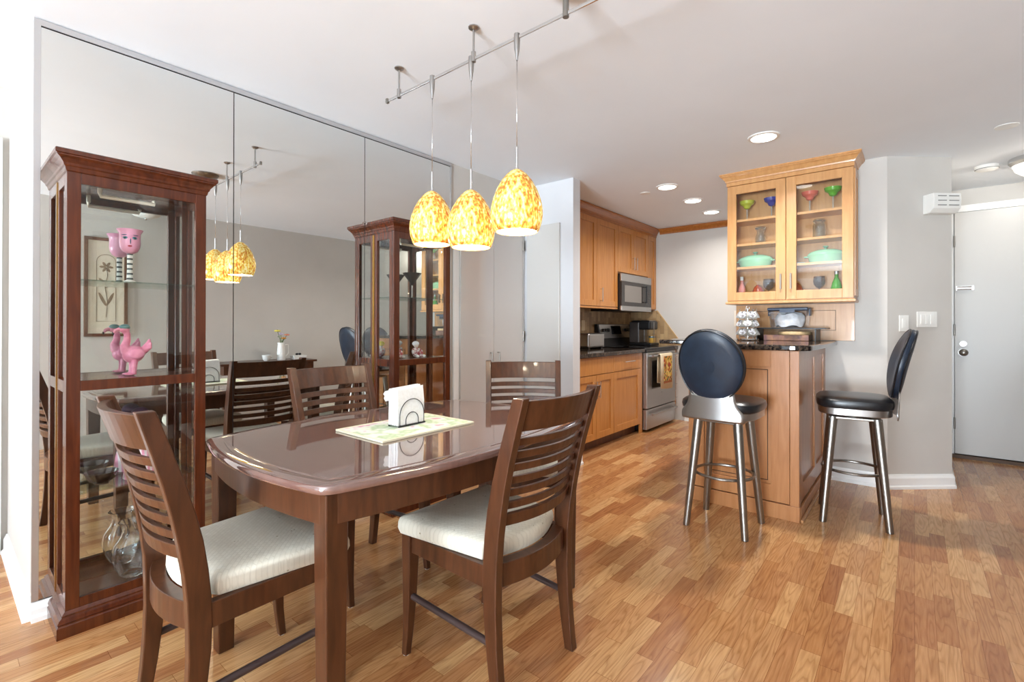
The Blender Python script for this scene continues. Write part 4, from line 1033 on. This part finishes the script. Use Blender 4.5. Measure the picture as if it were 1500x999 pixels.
# ------------------------------------------------------------------ seen in the mirror: desk by the right wall
t = thing('console_desk', 'dark wood desk by the right wall, seen in the mirror', 'desk', (.69, 2.55, 0))
obj('top', bx(-.22, .22, -.55, .55, .70, .725), M_walnut, t, .003)
obj('apron', bx(-.19, .19, -.50, .50, .60, .70), M_walnut, t)
for sx in (-1, 1):
    for sy in (-1, 1): obj('leg', bx(sx*.18-.022, sx*.18+.022, sy*.49-.022, sy*.49+.022, 0, .70), M_walnut, t)
t = thing('white_pitcher_vase', 'white pitcher vase of flowers on the desk, seen in the mirror', 'vase', (.655, 2.735, .7255))
M_cer = mat('white_ceramic', (236, 236, 232), .15)
obj('body', MB().lathe([(.001, 0), (.045, 0), (.05, .01), (.045, .12), (.038, .19), (.042, .215), (.038, .215), (.034, .19), (.001, .18)]), M_cer, t)
obj('handle', MB().tube([(0, .042, .19), (0, .085, .185), (0, .088, .08), (0, .048, .04)], .008), M_cer, t)
def flower(dx_, dy_, z, col, label, s=.03):
    t = thing('cut_flower', label, 'flower', (.655, 2.735, .91), 0)
    obj('stem', MB().tube([(0, 0, .0), (dx_*.5, dy_*.5, z*.6), (dx_, dy_, z)], .003, 6), mat('stem_green', (80, 110, 50), .7), t)
    mb = MB()
    for k in range(8):
        a = 2*PI*k/8; mb.ell((dx_+s*.6*math.cos(a), dy_+s*.6*math.sin(a), z+.004), s*.5, s*.5, s*.3, 8, 6)
    obj('petals', mb, mat('petal_%d_%d_%d' % col, col, .7), t)
    obj('centre', MB().ell((dx_, dy_, z+.008), s*.35, s*.35, s*.3, 8, 6), mat('flower_centre', (90, 50, 30), .8), t)
    obj('leaf', MB().ell((dx_*.6+.015, dy_*.6, z*.6), .022, .008, .004, 8, 6), mat('stem_green', 0), t)
flower(.0, .03, .08, (222, 150, 50), 'orange flower at the front of the white vase'); flower(-.01, -.05, .17, (226, 214, 90), 'tall yellow flower in the white vase', .035)
flower(.01, .0, .13, (206, 190, 220), 'pale lilac flower in the white vase'); flower(.0, .07, .12, (222, 140, 110), 'salmon flower at the right of the white vase')
t = thing('white_cup', 'white teacup on the desk, seen in the mirror', 'cup', (.655, 2.56, .7255))
obj('body', MB().lathe([(.001, 0), (.025, 0), (.04, .02), (.05, .07), (.047, .07), (.037, .022), (.001, .006)]), M_cer, t)
obj('handle', MB().tube([(0, .046, .055), (0, .07, .05), (0, .066, .025), (0, .04, .02)], .005), M_cer, t)
t = thing('small_basket', 'small pale basket with dark handle on the desk, seen in the mirror', 'basket', (.655, 2.95, .7255))
obj('body', MB().rects([(-.05, .05, -.07, .07, 0), (-.055, .055, -.085, .085, .05), (-.05, .05, -.08, .08, .05), (-.045, .045, -.065, .065, .006)]), M_cer, t)
obj('bow', MB().ell((0, -.018, .065), .012, .02, .014).ell((0, .018, .065), .012, .02, .014), M_black, t)
# framed botanical picture on the right wall
t = thing('framed_picture', 'framed botanical line drawing, seen reflected in the left cabinet', 'picture', (XR-.001, 1.11, 1.53))
mb = MB(); a, b = .17, .49
mb.box(-.025, 0, -a, a, -b, -b+.03).box(-.025, 0, -a, a, b-.03, b).box(-.025, 0, -a, -a+.03, -b+.03, b-.03).box(-.025, 0, a-.03, a, -b+.03, b-.03)
obj('frame', mb, wood('picture_frame_wood', (110, 72, 48), (90, 56, 36)), t, .003)
obj('paper', bx(-.012, -.004, -a+.03, a-.03, -b+.03, b-.03), mat('aged_paper', (222, 212, 192), .9), t)
M_ink = mat('brown_ink', (110, 92, 74), .9)
def ink(pts, rad=.003): return MB().tube([(-.0125, y, z) for y, z in pts], rad, 6)
arch = [(-.075, -.34), (-.075, .25)]+[(-.075*math.cos(q), .25+.075*math.sin(q)) for q in [PI*i/12 for i in range(13)]]+[(.075, -.34), (-.075, -.34)]
obj('arch_line', ink(arch, .002), M_ink, t)
obj('stem_line', ink([(0, -.3), (.01, -.15), (-.01, 0), (.01, .12), (0, .2)]), M_ink, t)
mb = MB()
for (y, z, s, rot) in ((.03, -.12, .09, .4), (-.03, -.12, .09, -.4), (.025, .03, .06, .7), (-.025, .05, .06, -.7)):
    mb.ell((-.0128, y, z), .0015, .014, s*.8, 10, 8, Matrix.Rotation(-rot, 3, 'X'))
for k in range(6):
    q = 2*PI*k/6; mb.ell((-.0128, .03*math.cos(q), .20+.03*math.sin(q)), .0015, .012, .025, 10, 6, Matrix.Rotation(q-PI/2, 3, 'X'))
obj('flower_print', mb, mat('grey_brown_ink', (140, 118, 96), .9), t)
